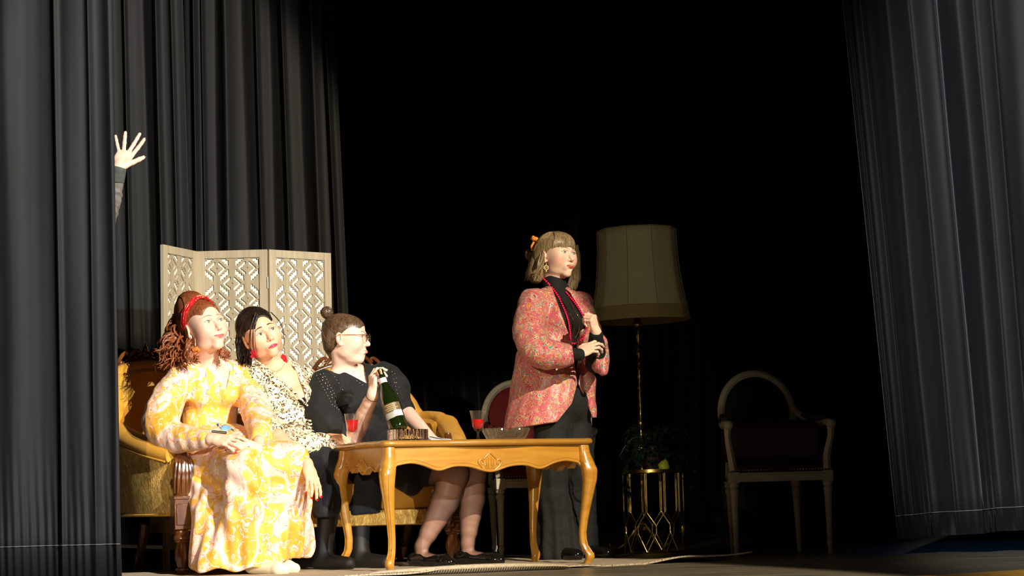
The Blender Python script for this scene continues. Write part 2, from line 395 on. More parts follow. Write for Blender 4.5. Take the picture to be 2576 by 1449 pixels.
# ================================================================== SETTING
# stage floor with a curved front edge and orange nosing
def edgeY(X): return 7.05 + 0.20 * X * X * 1.0
xs = np.linspace(-5, 5, 61)
mb = MB(); top = [(x, edgeY(x), 0) for x in xs]
for i in range(60):
    a, b = xs[i], xs[i + 1]
    mb.add([(a, edgeY(a), 0), (b, edgeY(b), 0), (b, 20, 0), (a, 20, 0)], [(0, 1, 2, 3)])
    mb.add([(a, edgeY(a), 0), (b, edgeY(b), 0), (b, edgeY(b), -0.9), (a, edgeY(a), -0.9)], [(3, 2, 1, 0)])
struct(mb.build('floor', M_floor))
mb = MB()
mb.loft([[Vector((x, edgeY(x) + dy, dz)) for dy, dz in ((-0.03, -0.03), (-0.03, 0.002), (-0.02, 0.006), (0.10, 0.006), (0.10, -0.03))] for x in xs])
struct(mb.build('trim_1', M_nose))
mb = MB(); mb.box((-6, 17.5, -1), (6, 17.7, 6)); struct(mb.build('wall_back', M_wall))
mb = MB(); mb.box((-6.2, 8.3, -1), (-6, 17.7, 6)); struct(mb.build('wall_left', M_wall))
mb = MB(); mb.box((6, 8.9, -1), (6.2, 17.7, 6)); struct(mb.build('wall_right', M_wall))

# drapes: folds are given where the photograph shows them
def drape_obj(label, D, xt, xb, z0, z1, ridges, mat, cols=360, rows=22, name='stage_curtain', hem=None, slope=0.0, ripple=0.00035, zslope=0.0):
    t_ = thing(name, label, 'curtain', (0, D, 0))
    zs = np.linspace(0, 1, rows); V = np.zeros((rows, cols, 3)); rnd = np.random.RandomState(len(label) + int(D * 10))
    ph = rnd.rand(8) * 6.28
    for r_, zz in enumerate(zs):
        for c in range(cols):
            u = c / (cols - 1); z = z0 + (z1 - z0) * zz + zslope * u * (1 - zz)
            yb = 1244 - (z - 0.34) * S(D)
            fy = (yb + 0) / 1400.0
            xl = xt[0] + (xb[0] - xt[0]) * fy; xr = xt[1] + (xb[1] - xt[1]) * fy
            xm = xb[0] + (xb[1] - xb[0]) * u                       # bottom pixel position, names the fold
            x = xl + (xr - xl) * u
            off = 0.0
            for (rx, w, a) in ridges:
                q = (xm - rx) / w + 0.10 * math.sin(2.1 * z + rx * 0.05)
                off -= a * math.exp(-abs(q) ** 1.7)
            off += ripple * math.sin(xm * 0.21 + ph[0] + 0.8 * math.sin(1.3 * z)) + ripple * 0.6 * math.sin(xm * 0.093 + ph[1] + z)
            if z < z0 + 0.5: off += 0.006 * (z0 + 0.5 - z) / 0.5 * math.sin(xm * 0.33 + 5 * z)
            Y = D + slope * u + off
            X = W(x, yb - 0.025 * (x - 1288), D + slope * u).x
            V[r_, c] = (X, Y, z)
    i = np.arange(rows * cols).reshape(rows, cols)
    Q = np.stack([i[:-1, :-1], i[:-1, 1:], i[1:, 1:], i[1:, :-1]], -1).reshape(-1, 4)
    V[:, :, 1] -= D
    o = np_mesh('cloth', V.reshape(-1, 3), Q, mat, t_); md = o.modifiers.new('s', 'SOLIDIFY'); md.thickness = 0.006
    if hem:
        hz = (hem - z0) / (z1 - z0); mb = MB(); r1 = hz * (rows - 1); a = int(r1); f_ = r1 - a
        pts = [V[a, c] * (1 - f_) + V[a + 1, c] * f_ + np.array((0, -0.006, 0)) for c in range(0, cols, 3)]
        mb.tube(pts, 0.0018, 4); mb.build('hem_stitching', M_hem, t_)
    return t_
drape_obj('dark grey front curtain at the left edge with a hand reaching round it', 9.2, (-140, 285), (-120, 309), 0.02, 4.1,
    [(-60, 60, .06), (45, 66, .07), (166, 8, .022), (205, 74, .05), (250, 7, .024), (302, 14, .03)], M_drape, hem=0.165)
drape_obj('dark grey front curtain gathered and leaning inwards at the right edge', 10.05, (2116, 2660), (2258, 2760), 0.075, 4.3,
    [(2266, 9, .045), (2300, 8, .03), (2370, 32, -.12), (2408, 7, .035), (2455, 40, .09), (2463, 6, .03), (2530, 26, -.06), (2556, 7, .03), (2600, 50, .10), (2590, 6, .02), (2700, 50, .12)], M_drape, hem=0.19, slope=0.0, zslope=0.05)
drape_obj('short dark grey drape panel whose hem ends in the air left of the folding screen', 12.0, (150, 460), (170, 500), 1.17, 5.0,
    [(200, 30, .05), (300, 12, .04), (345, 5, .035), (392, 18, -.04), (430, 8, .045), (470, 6, .03)], M_drape2, cols=200)
drape_obj('long black leg curtain with lit folds rising behind the folding screen', 12.35, (440, 840), (450, 905), 0.0, 5.0,
    [(462, 9, -.06), (506, 7, .05), (528, 4, .03), (560, 26, -.05), (592, 15, .055), (640, 26, -.04), (682, 5, .04), (715, 26, -.05), (756, 6, .045), (800, 24, -.04), (838, 13, .05), (880, 6, .05)], M_drape2, cols=420)
drape_obj('black rear curtain with faint folds fading into darkness at stage centre', 13.6, (780, 1420), (860, 1500), 0.0, 5.6,
    [(905, 18, .10), (960, 20, .07), (1030, 18, .09), (1095, 26, .1), (1160, 18, .09), (1230, 26, .1), (1300, 20, .1), (1370, 26, .1), (1440, 26, .1)], M_rear, cols=360)
drape_obj('plain black backdrop closing the dark right half of the stage', 15.8, (1250, 2900), (1250, 2900), 0.0, 6.2,
    [(1300 + 75 * k, 26, .08) for k in range(21)], M_black, cols=420)

# rug: thin, edges lifting
def rug():
    t_ = thing('rug', 'thin beige rug with a wavy turned-up edge under the table and settee', 'rug', (0, 9.6, 0))
    c00, c10, c11, c01 = [Vector(p) for p in ((-1.35, 8.42), (1.13, 9.93), (0.16, 10.72), (-2.05, 9.75))]
    n1, n2 = 90, 50; V = []
    for j in range(n2 + 1):
        for i in range(n1 + 1):
            u, v = i / n1, j / n2
            p = (c00 * (1 - u) + c10 * u) * (1 - v) + (c01 * (1 - u) + c11 * u) * v
            e = (1 - v) ** 6; w = 0.012 * math.sin(u * 17 + 1) + 0.010 * math.sin(u * 41)
            lift = 0.006 + e * max(0, 0.010 + 0.012 * math.sin(u * 13 + 2.2) + 0.008 * math.sin(u * 31)) + 0.022 * max(0, u - 0.9) * 10 * e
            e2 = v ** 8; lift += e2 * 0.006 * (1 + math.sin(u * 23))
            V.append((p.x + w * e * 0.5, p.y + w * e - 9.6, lift + 0.0015 * math.sin(u * 60) * math.sin(v * 40)))
    i = np.arange((n1 + 1) * (n2 + 1)).reshape(n2 + 1, n1 + 1)
    Q = np.stack([i[:-1, :-1], i[:-1, 1:], i[1:, 1:], i[1:, :-1]], -1).reshape(-1, 4)
    o = np_mesh('pile', V, Q, M_rug, t_); md = o.modifiers.new('s', 'SOLIDIFY'); md.thickness = 0.007; md.offset = -1
    mb = MB(); rnd = random.Random(3)
    row = [Vector(V[k]) for k in range(n1 + 1)]
    for k in range(n1):
        for q in range(3):
            a = row[k].lerp(row[k + 1], rnd.random()); mb.tube([a, a + Vector((rnd.uniform(-.004, .004), -0.01, rnd.uniform(-0.004, 0.006)))], [0.0012, 0.0004], 4)
    f_ = mb.build('edge_fluff', M_rug, t_); f_['kind'] = 'stuff'
rug()
def rug2():
    t_ = thing('rug', 'folded rug edge showing its ribbed underside along the stage front before the table', 'rug', (0, 8.9, 0))
    pts = crom([W(930, 1447, 8.95), W(1080, 1436, 9.02), W(1200, 1428, 9.1), W(1320, 1430, 9.2), W(1430, 1437, 9.25)], 8)
    V = []; m = len(pts)
    for k, p in enumerate(pts):
        s_ = math.sin(math.pi * k / (m - 1)) ** 0.7; x, y = p.x, p.y - 8.9
        for dy, dz in ((0.22, 0.016), (0.12, 0.018 + 0.010 * s_), (0.03, 0.018 + 0.020 * s_), (0.0, 0.015 + 0.020 * s_), (-0.006, 0.012 + 0.015 * s_), (0.0, 0.010 + 0.010 * s_)):
            V.append((x, y + dy, dz))
    i = np.arange(m * 6).reshape(m, 6); Q = np.stack([i[:-1, :-1], i[:-1, 1:], i[1:, 1:], i[1:, :-1]], -1).reshape(-1, 4)
    np_mesh('pile', V, Q, M_rug, t_)
    V = []
    for k, p in enumerate(pts):
        s_ = math.sin(math.pi * k / (m - 1)) ** 0.7; x, y = p.x, p.y - 8.9
        V += [(x, y + 0.0, 0.010 + 0.010 * s_), (x, y + 0.012, 0.004 + 0.004 * s_), (x, y + 0.03, 0.0015)]
    i = np.arange(m * 3).reshape(m, 3); Q = np.stack([i[:-1, :-1], i[:-1, 1:], i[1:, 1:], i[1:, :-1]], -1).reshape(-1, 4)
    np_mesh('ribbed_underside', V, Q, M_rib, t_)['label'] = 'ribbed dark and light underside'
rug2()

# ================================================================== FOLDING SCREEN
def lattice_plate(name, rect, holes, th, mat, parent, M):
    """a board with real openings, cut along the hole outlines"""
    from mathutils.geometry import delaunay_2d_cdt
    pts = [Vector(p) for p in rect]; edges = [(i, (i + 1) % 4) for i in range(4)]
    for h in holes:
        b0 = len(pts); pts += [Vector(p) for p in h]; edges += [(b0 + i, b0 + (i + 1) % len(h)) for i in range(len(h))]
    vs, _, fs, *_r = delaunay_2d_cdt(pts, edges, [], 1, 1e-5)
    H_ = [np.array([tuple(p) for p in h]) for h in holes]
    BB = np.array([[h[:, 0].min(), h[:, 0].max(), h[:, 1].min(), h[:, 1].max()] for h in H_])
    def inside(c):
        for k in np.nonzero((BB[:, 0] < c[0]) & (BB[:, 1] > c[0]) & (BB[:, 2] < c[1]) & (BB[:, 3] > c[1]))[0]:
            h = H_[k]
            x1, y1 = h[:, 0], h[:, 1]; x2, y2 = np.roll(x1, -1), np.roll(y1, -1)
            m = (y1 > c[1]) != (y2 > c[1]); xx = x1 + (c[1] - y1) * (x2 - x1) / np.where(y2 == y1, 1e-9, y2 - y1)
            if (m & (c[0] < xx)).sum() % 2: return True
        return False
    (x0, y0), (x1, y1) = rect[0], rect[2]; keep = []
    for f in fs:
        c = sum((vs[i] for i in f), Vector((0, 0))) / len(f)
        if x0 < c.x < x1 and y0 < c.y < y1 and not inside(c): keep.append(list(f))
    n = len(vs); V = [M @ Vector((v.x, v.y, th / 2)) for v in vs] + [M @ Vector((v.x, v.y, -th / 2)) for v in vs]
    ed = {}
    for f in keep:
        for a, b_ in zip(f, f[1:] + f[:1]): ed[(a, b_)] = 1
    faces = [tuple(f) for f in keep] + [(a, b_, b_ + n, a + n) for (a, b_) in ed if (b_, a) not in ed]
    mb = MB(); mb.add(V, faces); return mb.build(name, mat, parent, False)
def screen():
    t_ = thing('folding_screen', 'three-panel carved greywashed folding screen standing behind the settee', 'screen', (-1.45, 10.9, 0))
    base = Vector((-1.45, 10.9, 0))
    P = [Vector((-1.817, 10.55, 0)), Vector((-1.690, 10.89, 0)), Vector((-1.305, 10.88, 0)), Vector((-0.990, 11.12, 0))]
    Hh = 1.68
    for i in range(3):
        a, b = P[i] - base, P[i + 1] - base; d = (b - a); a = a + d * 0.008; b = b - d * 0.008; L = (b - a).length; d = (b - a) / L
        n = Vector((d.y, -d.x, 0))                                   # towards the viewer
        M = Matrix(((d.x, 0, n.x, a.x), (d.y, 0, n.y, a.y), (0, 1, 0, 0), (0, 0, 0, 1)))  # local x along, y up, z to viewer
        fw = 0.042
        pe = bpy.data.objects.new('panel', None); link(pe, t_)
        for nm, lo, hi in (('stile', (0, 0.0, -.011), (fw, Hh, .011)), ('stile', (L - fw, 0, -.011), (L, Hh, .011)),
                           ('rail', (fw, Hh - fw, -.010), (L - fw, Hh, .010)), ('rail', (fw, 0.10, -.010), (L - fw, 0.10 + fw, .010))):
            MB().box(lo, hi, M).build(nm, M_screen, pe, False, bevel=0.002)
        MB().box((fw, .12, -.008), (L - fw, Hh - fw, -.0045), M).build('backing_board', M_back, pe, False)
        x0, x1, y0, y1 = fw - .001, L - fw + .001, 0.14, Hh - fw + .001
        loops = []
        g = (x1 - x0) / 3.62; cx = (x0 + x1) / 2; top_ = y1 - 0.055
        def add(poly):
            xs_ = [p[0] for p in poly]; ys_ = [p[1] for p in poly]
            m_ = 0.003
            if max(xs_) < x0 + .008 or min(xs_) > x1 - .008 or max(ys_) < y0 + .008 or min(ys_) > y1 - .008: return
            poly = [(min(max(x, x0 + m_), x1 - m_), min(max(y, y0 + m_), y1 - m_)) for x, y in poly]
            out = []
            for p in poly:
                if not out or (abs(p[0] - out[-1][0]) + abs(p[1] - out[-1][1])) > 1e-4: out.append(p)
            if len(out) > 3: loops.append(out)
        rows_ = int((y1 - y0) / g) + 2
        for r_ in range(rows_):
            yc = top_ - r_ * g
            for c in ((-1, 1) if r_ % 2 == 0 else (0,)):
                xc = cx + c * g
                for sg in (-1, 1):
                    pts = [(-.56, 0), (-.17, .40), (-.12, .41), (-.09, .36), (-.10, .30), (-.17, .22), (-.24, .20), (-.27, .13), (-.38, .08), (-.42, 0),
                           (-.38, -.08), (-.27, -.13), (-.24, -.20), (-.17, -.22), (-.10, -.30), (-.09, -.36), (-.12, -.41), (-.17, -.40)]
                    pts = pts[::-1]
                    add([(xc + sg * (p * 1.12 + .02 + (.05 if abs(q) < .3 and p > -.5 else 0)) * g, yc + q * 1.08 * g) for p, q in pts])
                loops.append([(xc + .055 * g * math.cos(a_), yc + .055 * g * math.sin(a_)) for a_ in np.linspace(0, 2 * math.pi, 8, endpoint=False)])
        for r_ in range(-1, rows_):
            yc = top_ - (r_ + 0.5) * g
            for c in range(-2, 2):
                xc = cx + (c + 0.5) * g; sg = 1 if (r_ + c) % 2 == 0 else -1
                st = 0.145; poly = []
                # stepped diagonal band
                up = []; dn = []
                x_, y_ = -.30, .10
                for q in range(4):
                    up += [(x_, y_ + .17 - 0.0), (x_ + st, y_ + .17)]; dn += [(x_, y_ - .08), (x_ + st, y_ - .08)]
                    x_ += st; y_ -= st * 0.9
                poly = [(p * 1.0, q + .16) for p, q in up] + [(p * 1.0, q + .05) for p, q in dn[::-1]]
                add([(xc + sg * p * g, yc + q * g) for p, q in poly])
        lattice_plate('carved_lattice', [(x0, y0), (x1, y0), (x1, y1), (x0, y1)], loops, 0.006, M_lattice, pe, M @ Matrix.Translation((0, 0, 0.001)))
        if i < 2:
            for hz in (Hh - .21, Hh - .9, .3):
                mb = MB(); mb.tube([b + Vector((0, 0, hz)) + n * .013 + d * .003, b + Vector((0, 0, hz + .06)) + n * .013 + d * .003], 0.004, 8); mb.build('hinge', M_stud, pe)
screen()

# ================================================================== TABLE
TA = Vector((-0.600, 9.30, 0)); TYAW = R(27); TL, TW, TH = 1.10, 0.62, 0.60
def table():
    t_ = thing('table', 'honey-coloured carved table with curved cabriole legs in front of the settee', 'table', TA, TYAW)
    # moulded serpentine top
    def outline(ins):
        pts = []
        def side(a, b, n, nrm, wob):
            for k in range(n):
                s_ = k / n; p = Vector(a).lerp(Vector(b), s_)
                w = wob * (math.cos(2 * math.pi * s_ * 2) * 0.4 + (0.9 if 0.27 < s_ < 0.73 else 0) * math.sin((s_ - .27) / .46 * math.pi) ** 0.5 if 0.27 < s_ < 0.73 else wob * 0.0 + wob * math.cos(2 * math.pi * s_ * 2) * 0.4)
                pts.append(p + Vector(nrm) * (w - ins))
        e = 0.0
        side((-e, -e, 0), (TL + e, -e, 0), 40, (0, -1, 0), 0.016); side((TL + e, -e, 0), (TL + e, TW + e, 0), 24, (1, 0, 0), 0.012)
        side((TL + e, TW + e, 0), (-e, TW + e, 0), 40, (0, 1, 0), 0.016); side((-e, TW + e, 0), (-e, -e, 0), 24, (-1, 0, 0), 0.012)
        # soften corners
        q = pts[:]; n = len(q)
        for _ in range(2): q = [(q[i - 1] + q[i] * 2 + q[(i + 1) % n]) / 4 for i in range(n)]
        return q
    rings = []
    for ins, z in ((.030, TH - .030), (.012, TH - .028), (.004, TH - .024), (0, TH - .018), (.0, TH - .012), (.004, TH - .006), (.012, TH - .001), (.022, TH)):
        rings.append([p + Vector((0, 0, z)) for p in outline(ins)])
    MB().loft(rings).build('tabletop', M_tdark, t_)
    q0, q1 = 0.05, 0.05
    # aprons with scalloped lower edge and bead
    def apron(o, ax, L, nrm, orn):
        o, ax, nrm = Vector(o), Vector(ax), Vector(nrm); zt = TH - .030; n = 60
        def zb(s_):
            a = abs(s_ - 0.5) * 2
            return zt - 0.092 - 0.030 * math.exp(-((a) / 0.16) ** 2) - 0.020 * math.exp(-((a - 0.52) / 0.10) ** 2) - 0.035 * max(0, (a - 0.93) / 0.07) ** 1.5 + 0.016 * math.exp(-((a - 0.80) / 0.14) ** 2)
        def bow(s_): return 0.012 * math.sin(math.pi * s_) + 0.006
        V0 = []; fr = []; bk = []
        for k in range(n + 1):
            s_ = k / n; p = o + ax * (L * s_); f_ = nrm * bow(s_)
            fr.append([p + f_ + Vector((0, 0, z)) for z in (zb(s_), zt)]); bk.append([p - nrm * .012 + Vector((0, 0, z)) for z in (zb(s_), zt)])
        mb = MB(); mb.loft([[fr[k][0], fr[k][1], bk[k][1], bk[k][0]] for k in range(n + 1)])
        a_ = mb.build('apron', M_table, t_)
        mb = MB(); mb.tube([fr[k][0] + Vector((0, 0, .004)) + nrm * .001 for k in range(n + 1)], 0.0055, 8)
        mb.tube([fr[k][0] + Vector((0, 0, .016)) + nrm * .0005 for k in range(n + 1)], 0.002, 6); mb.build('bead_moulding', M_table, a_)
        # carved shell with two scrolls
        c = o + ax * (L / 2) + nrm * (bow(.5) + .001) + Vector((0, 0, zb(.5) + .012)); mb = MB(); g = 1.0 if orn else 0.8
        def P(x, z, d=0.0): return c + ax * x * g + Vector((0, 0, z * g)) + nrm * d
        for sg in (-1, 1):
            mb.tube([P(sg * .052, .022), P(sg * .060, .034), P(sg * .050, .046), P(sg * .036, .042), P(sg * .034, .028), P(sg * .044, .024), P(sg * .047, .033)], [.005, .006, .006, .005, .004, .003, .003], 8, 5)
            mb.tube([P(sg * .034, .048), P(sg * .022, .060), P(sg * .010, .070), P(0, .078)], [.004, .005, .005, .004], 8, 5)
            mb.tube([P(sg * .052, .022), P(sg * .040, .008), P(sg * .022, -.004)], [.005, .006, .005], 8, 5)
            for q, (bx, tx, tz) in enumerate(((.006, .007, .056), (.013, .018, .048), (.019, .027, .036))):
                mb.tube([P(sg * bx, .004), P(sg * (bx + tx) / 2 * 1.15, tz * .5), P(sg * tx, tz)], [.003, .0045, .002], 6, 5)
        mb.build('shell_carving', M_table, a_)
    i = .045
    apron((i, i, 0), (1, 0, 0), TL - 2 * i, (0, -1, 0), True); apron((i, TW - i, 0), (1, 0, 0), TL - 2 * i, (0, 1, 0), True)
    apron((i, i, 0), (0, 1, 0), TW - 2 * i, (-1, 0, 0), False); apron((TL - i, i, 0), (0, 1, 0), TW - 2 * i, (1, 0, 0), False)
    for (sx, sy) in ((0, 0), (1, 0), (0, 1), (1, 1)):
        cx_, cy_ = (i if sx == 0 else TL - i), (i if sy == 0 else TW - i); dx, dy = (-1 if sx == 0 else 1), (-1 if sy == 0 else 1)
        k = 0.7071
        prof = [(TH - .031, .0, .026), (TH - .07, .003, .027), (TH - .11, .010, .034), (TH - .15, .020, .037), (TH - .20, .021, .032), (.30, .008, .023), (.22, -.003, .0185),
                (.15, -.010, .0165), (.10, -.008, .0165), (.07, .002, .018), (.045, .016, .021), (.02, .012, .019), (0.012, .005, .016), (0.0, .004, .0155)]
        rings = []
        zz = [p[0] for p in prof]
        for z in np.linspace(TH - .031, 0, 46):
            ox = np.interp(-z, [-a for a in zz], [p[1] for p in prof]); r_ = np.interp(-z, [-a for a in zz], [p[2] for p in prof])
            c = Vector((cx_ + dx * ox, cy_ + dy * ox, z)); ring = []
            for q in range(16):
                a = 2 * math.pi * q / 16; ca, sa = math.cos(a), math.sin(a)
                rr = r_ / (abs(ca) ** 3.2 + abs(sa) ** 3.2) ** (1 / 3.2)
                ring.append(c + Vector((ca * rr, sa * rr, 0)))
            rings.append(ring)
        lg = MB().loft(rings).build('leg', M_table, t_)
        mb = MB()
        for side in (0, 1):
            pts = []
            for z in np.linspace(TH - .13, 0.06, 14):
                ox = np.interp(-z, [-a for a in zz], [p[1] for p in prof]); r_ = np.interp(-z, [-a for a in zz], [p[2] for p in prof])
                e = r_ * (0.30 if z < .35 else 0.30 - 1.0 * (z - .35) * 1.5)
                p = Vector((cx_ + dx * ox, cy_ + dy * ox, z))
                p += Vector((dx * e, dy * r_ * 1.0, 0)) if side else Vector((dx * r_ * 1.0, dy * e, 0))
                pts.append(p)
            mb.tube(pts, 0.0028, 6)
        # rolled toe scroll
        c = Vector((cx_ + dx * .018, cy_ + dy * .018, .048))
        sc_ = [c + Vector((dx * k, dy * k, 0)) * (.016 * math.cos(a) * (1 - q / 14)) + Vector((0, 0, .016 * math.sin(a) * (1 - q / 14))) for q, a in enumerate(np.linspace(-2.2, 4.6, 12))]
        mb.tube(sc_, [.007, .004], 8)
        mb.build('leg_carving', M_table, lg)
table()
def TP(u, v): # a point on the table top
    c, s_ = math.cos(TYAW), math.sin(TYAW); return Vector((TA.x + u * c - v * s_, TA.y + u * s_ + v * c, TH))
def TX(x, D): p = W(x, 1108, D); return Vector((p.x, D, TH))

def goblet(loc, label):
    t_ = thing('wine_glass', label, 'glass', loc, group='cut glasses of red wine')
    k = 0.145
    prof = [(.0, 0), (.030, .0), (.031, .002), (.012, .006), (.007, .012), (.0050, .022), (.0050, .040), (.008, .045), (.019, .053), (.027, .068), (.032, .105), (.038, .1445),
            (.0368, .1445), (.0308, .105), (.0258, .070), (.014, .057), (.0, .055)]
    MB().lathe(prof, sides=32, flute=0.07, nfl=8, fz=(.050, .115)).build('glass_bowl', M_glass, t_)
    lv = 0.115 if 'left' in label else 0.102
    MB().lathe([(.0, .0555), (.0125, .058), (.0240, .071), (.0290, lv - .012), (.0300, lv), (0, lv)], sides=32, flute=0.05, nfl=8, fz=(.056, .10)).build('wine', M_wine, t_)
goblet(TX(886, 9.80), 'cut glass of red wine at the left corner of the table')
goblet(TX(1203, 9.80), 'cut glass of red wine on the tray beside the crystal ashtray')
def ribbed_bowl():
    t_ = thing('glass_bowl', 'low ribbed clear glass bowl of nuts on the front of the table', 'bowl', TX(1026, 9.60))
    def ring(r_, z, amp, n=168): return [Vector(((r_ + amp * math.cos(28 * a)) * math.cos(a), (r_ + amp * math.cos(28 * a)) * math.sin(a), z)) for a in np.linspace(0, 2 * math.pi, n, endpoint=False)]
    MB().loft([ring(.090, 0, 0), ring(.0925, .002, .003), ring(.093, .05, .003), ring(.093, .055, .0025), ring(.085, .055, .0), ring(.085, .008, 0), ring(.02, .007, 0)]).build('ribbed_glass', M_rglass, t_)
    rnd = random.Random(5)
    for k in range(26):
        a = rnd.random() * 6.28; r_ = rnd.random() ** .5 * .072
        o = MB().ball((r_ * math.cos(a), r_ * math.sin(a), .013 + .006 * rnd.random() + (.008 if r_ < .04 else 0)), (.010, .007, .006), Matrix.Rotation(rnd.random() * 3, 3, 'Z'), 5).build('nut', M_nut)
        o.location = TX(1026, 9.60); tag(o, 'small roasted nut lying in the ribbed glass bowl', 'nut', 'nuts in the ribbed glass bowl')
ribbed_bowl()
def tray():
    c = TX(1142, 9.90)
    t_ = thing('tray', 'thin dark metal tray under the notepad and the middle wine glass', 'tray', c + Vector((0, 0, 0.0)), TYAW)
    def ring(a_, b_, z, n=40): return [Vector((a_ * math.copysign(abs(math.cos(q)) ** .6, math.cos(q)), b_ * math.copysign(abs(math.sin(q)) ** .6, math.sin(q)), z)) for q in np.linspace(0, 6.283, n, endpoint=False)]
    MB().loft([ring(.150, .10, 0), ring(.160, .11, .004), ring(.163, .113, .008), ring(.158, .108, .007), ring(.150, .10, .003)]).build('tray_plate', M_silver, t_)
    t2 = thing('notepad', 'small white notepad with a curled page lying on the tray', 'notepad', c + Vector((-.075, -.02, 0.008)), TYAW - .1)
    MB().box((-.05, -.035, 0), (.055, .035, .005)).build('pages', M_paper, t2, False)
    mb = MB(); mb.loft([[Vector((x, y, z)) for x, z in ((.05, .006), (.0, .011), (-.035, .020), (-.05, .024), (-.060, .018), (-.056, .010), (-.05, .006))] for y in (-.034, .034)], cap=False, closed=False)
    mb.build('curled_page', M_paper, t2, solid=.0006)
tray()
def ashtray():
    t_ = thing('ashtray', 'heavy cut crystal ashtray on the right side of the table', 'ashtray', TX(1273, 9.72))
    n = 96; rings = []
    for r_, z, am in ((.075, 0, .0), (.092, .006, .004), (.104, .026, .006), (.112, .045, .006), (.110, .0535, .003), (.092, .050, .003), (.078, .030, .0), (.03, .014, 0)):
        ring = []
        for k in range(n):
            a = 2 * math.pi * k / n; q = r_ + am * (abs(((k + (z > .02) * 4) % 8) - 4) / 2 - 1)
            zz = z - (0.009 if z > .045 and (k % 24) < 5 else 0) + (0.002 * (abs(k % 4 - 2) - 1) if z > .02 else 0)
            ring.append(Vector((q * math.cos(a), q * math.sin(a), zz)))
        rings.append(ring)
    MB().loft(rings).build('crystal_body', M_cut, t_, False)
ashtray()

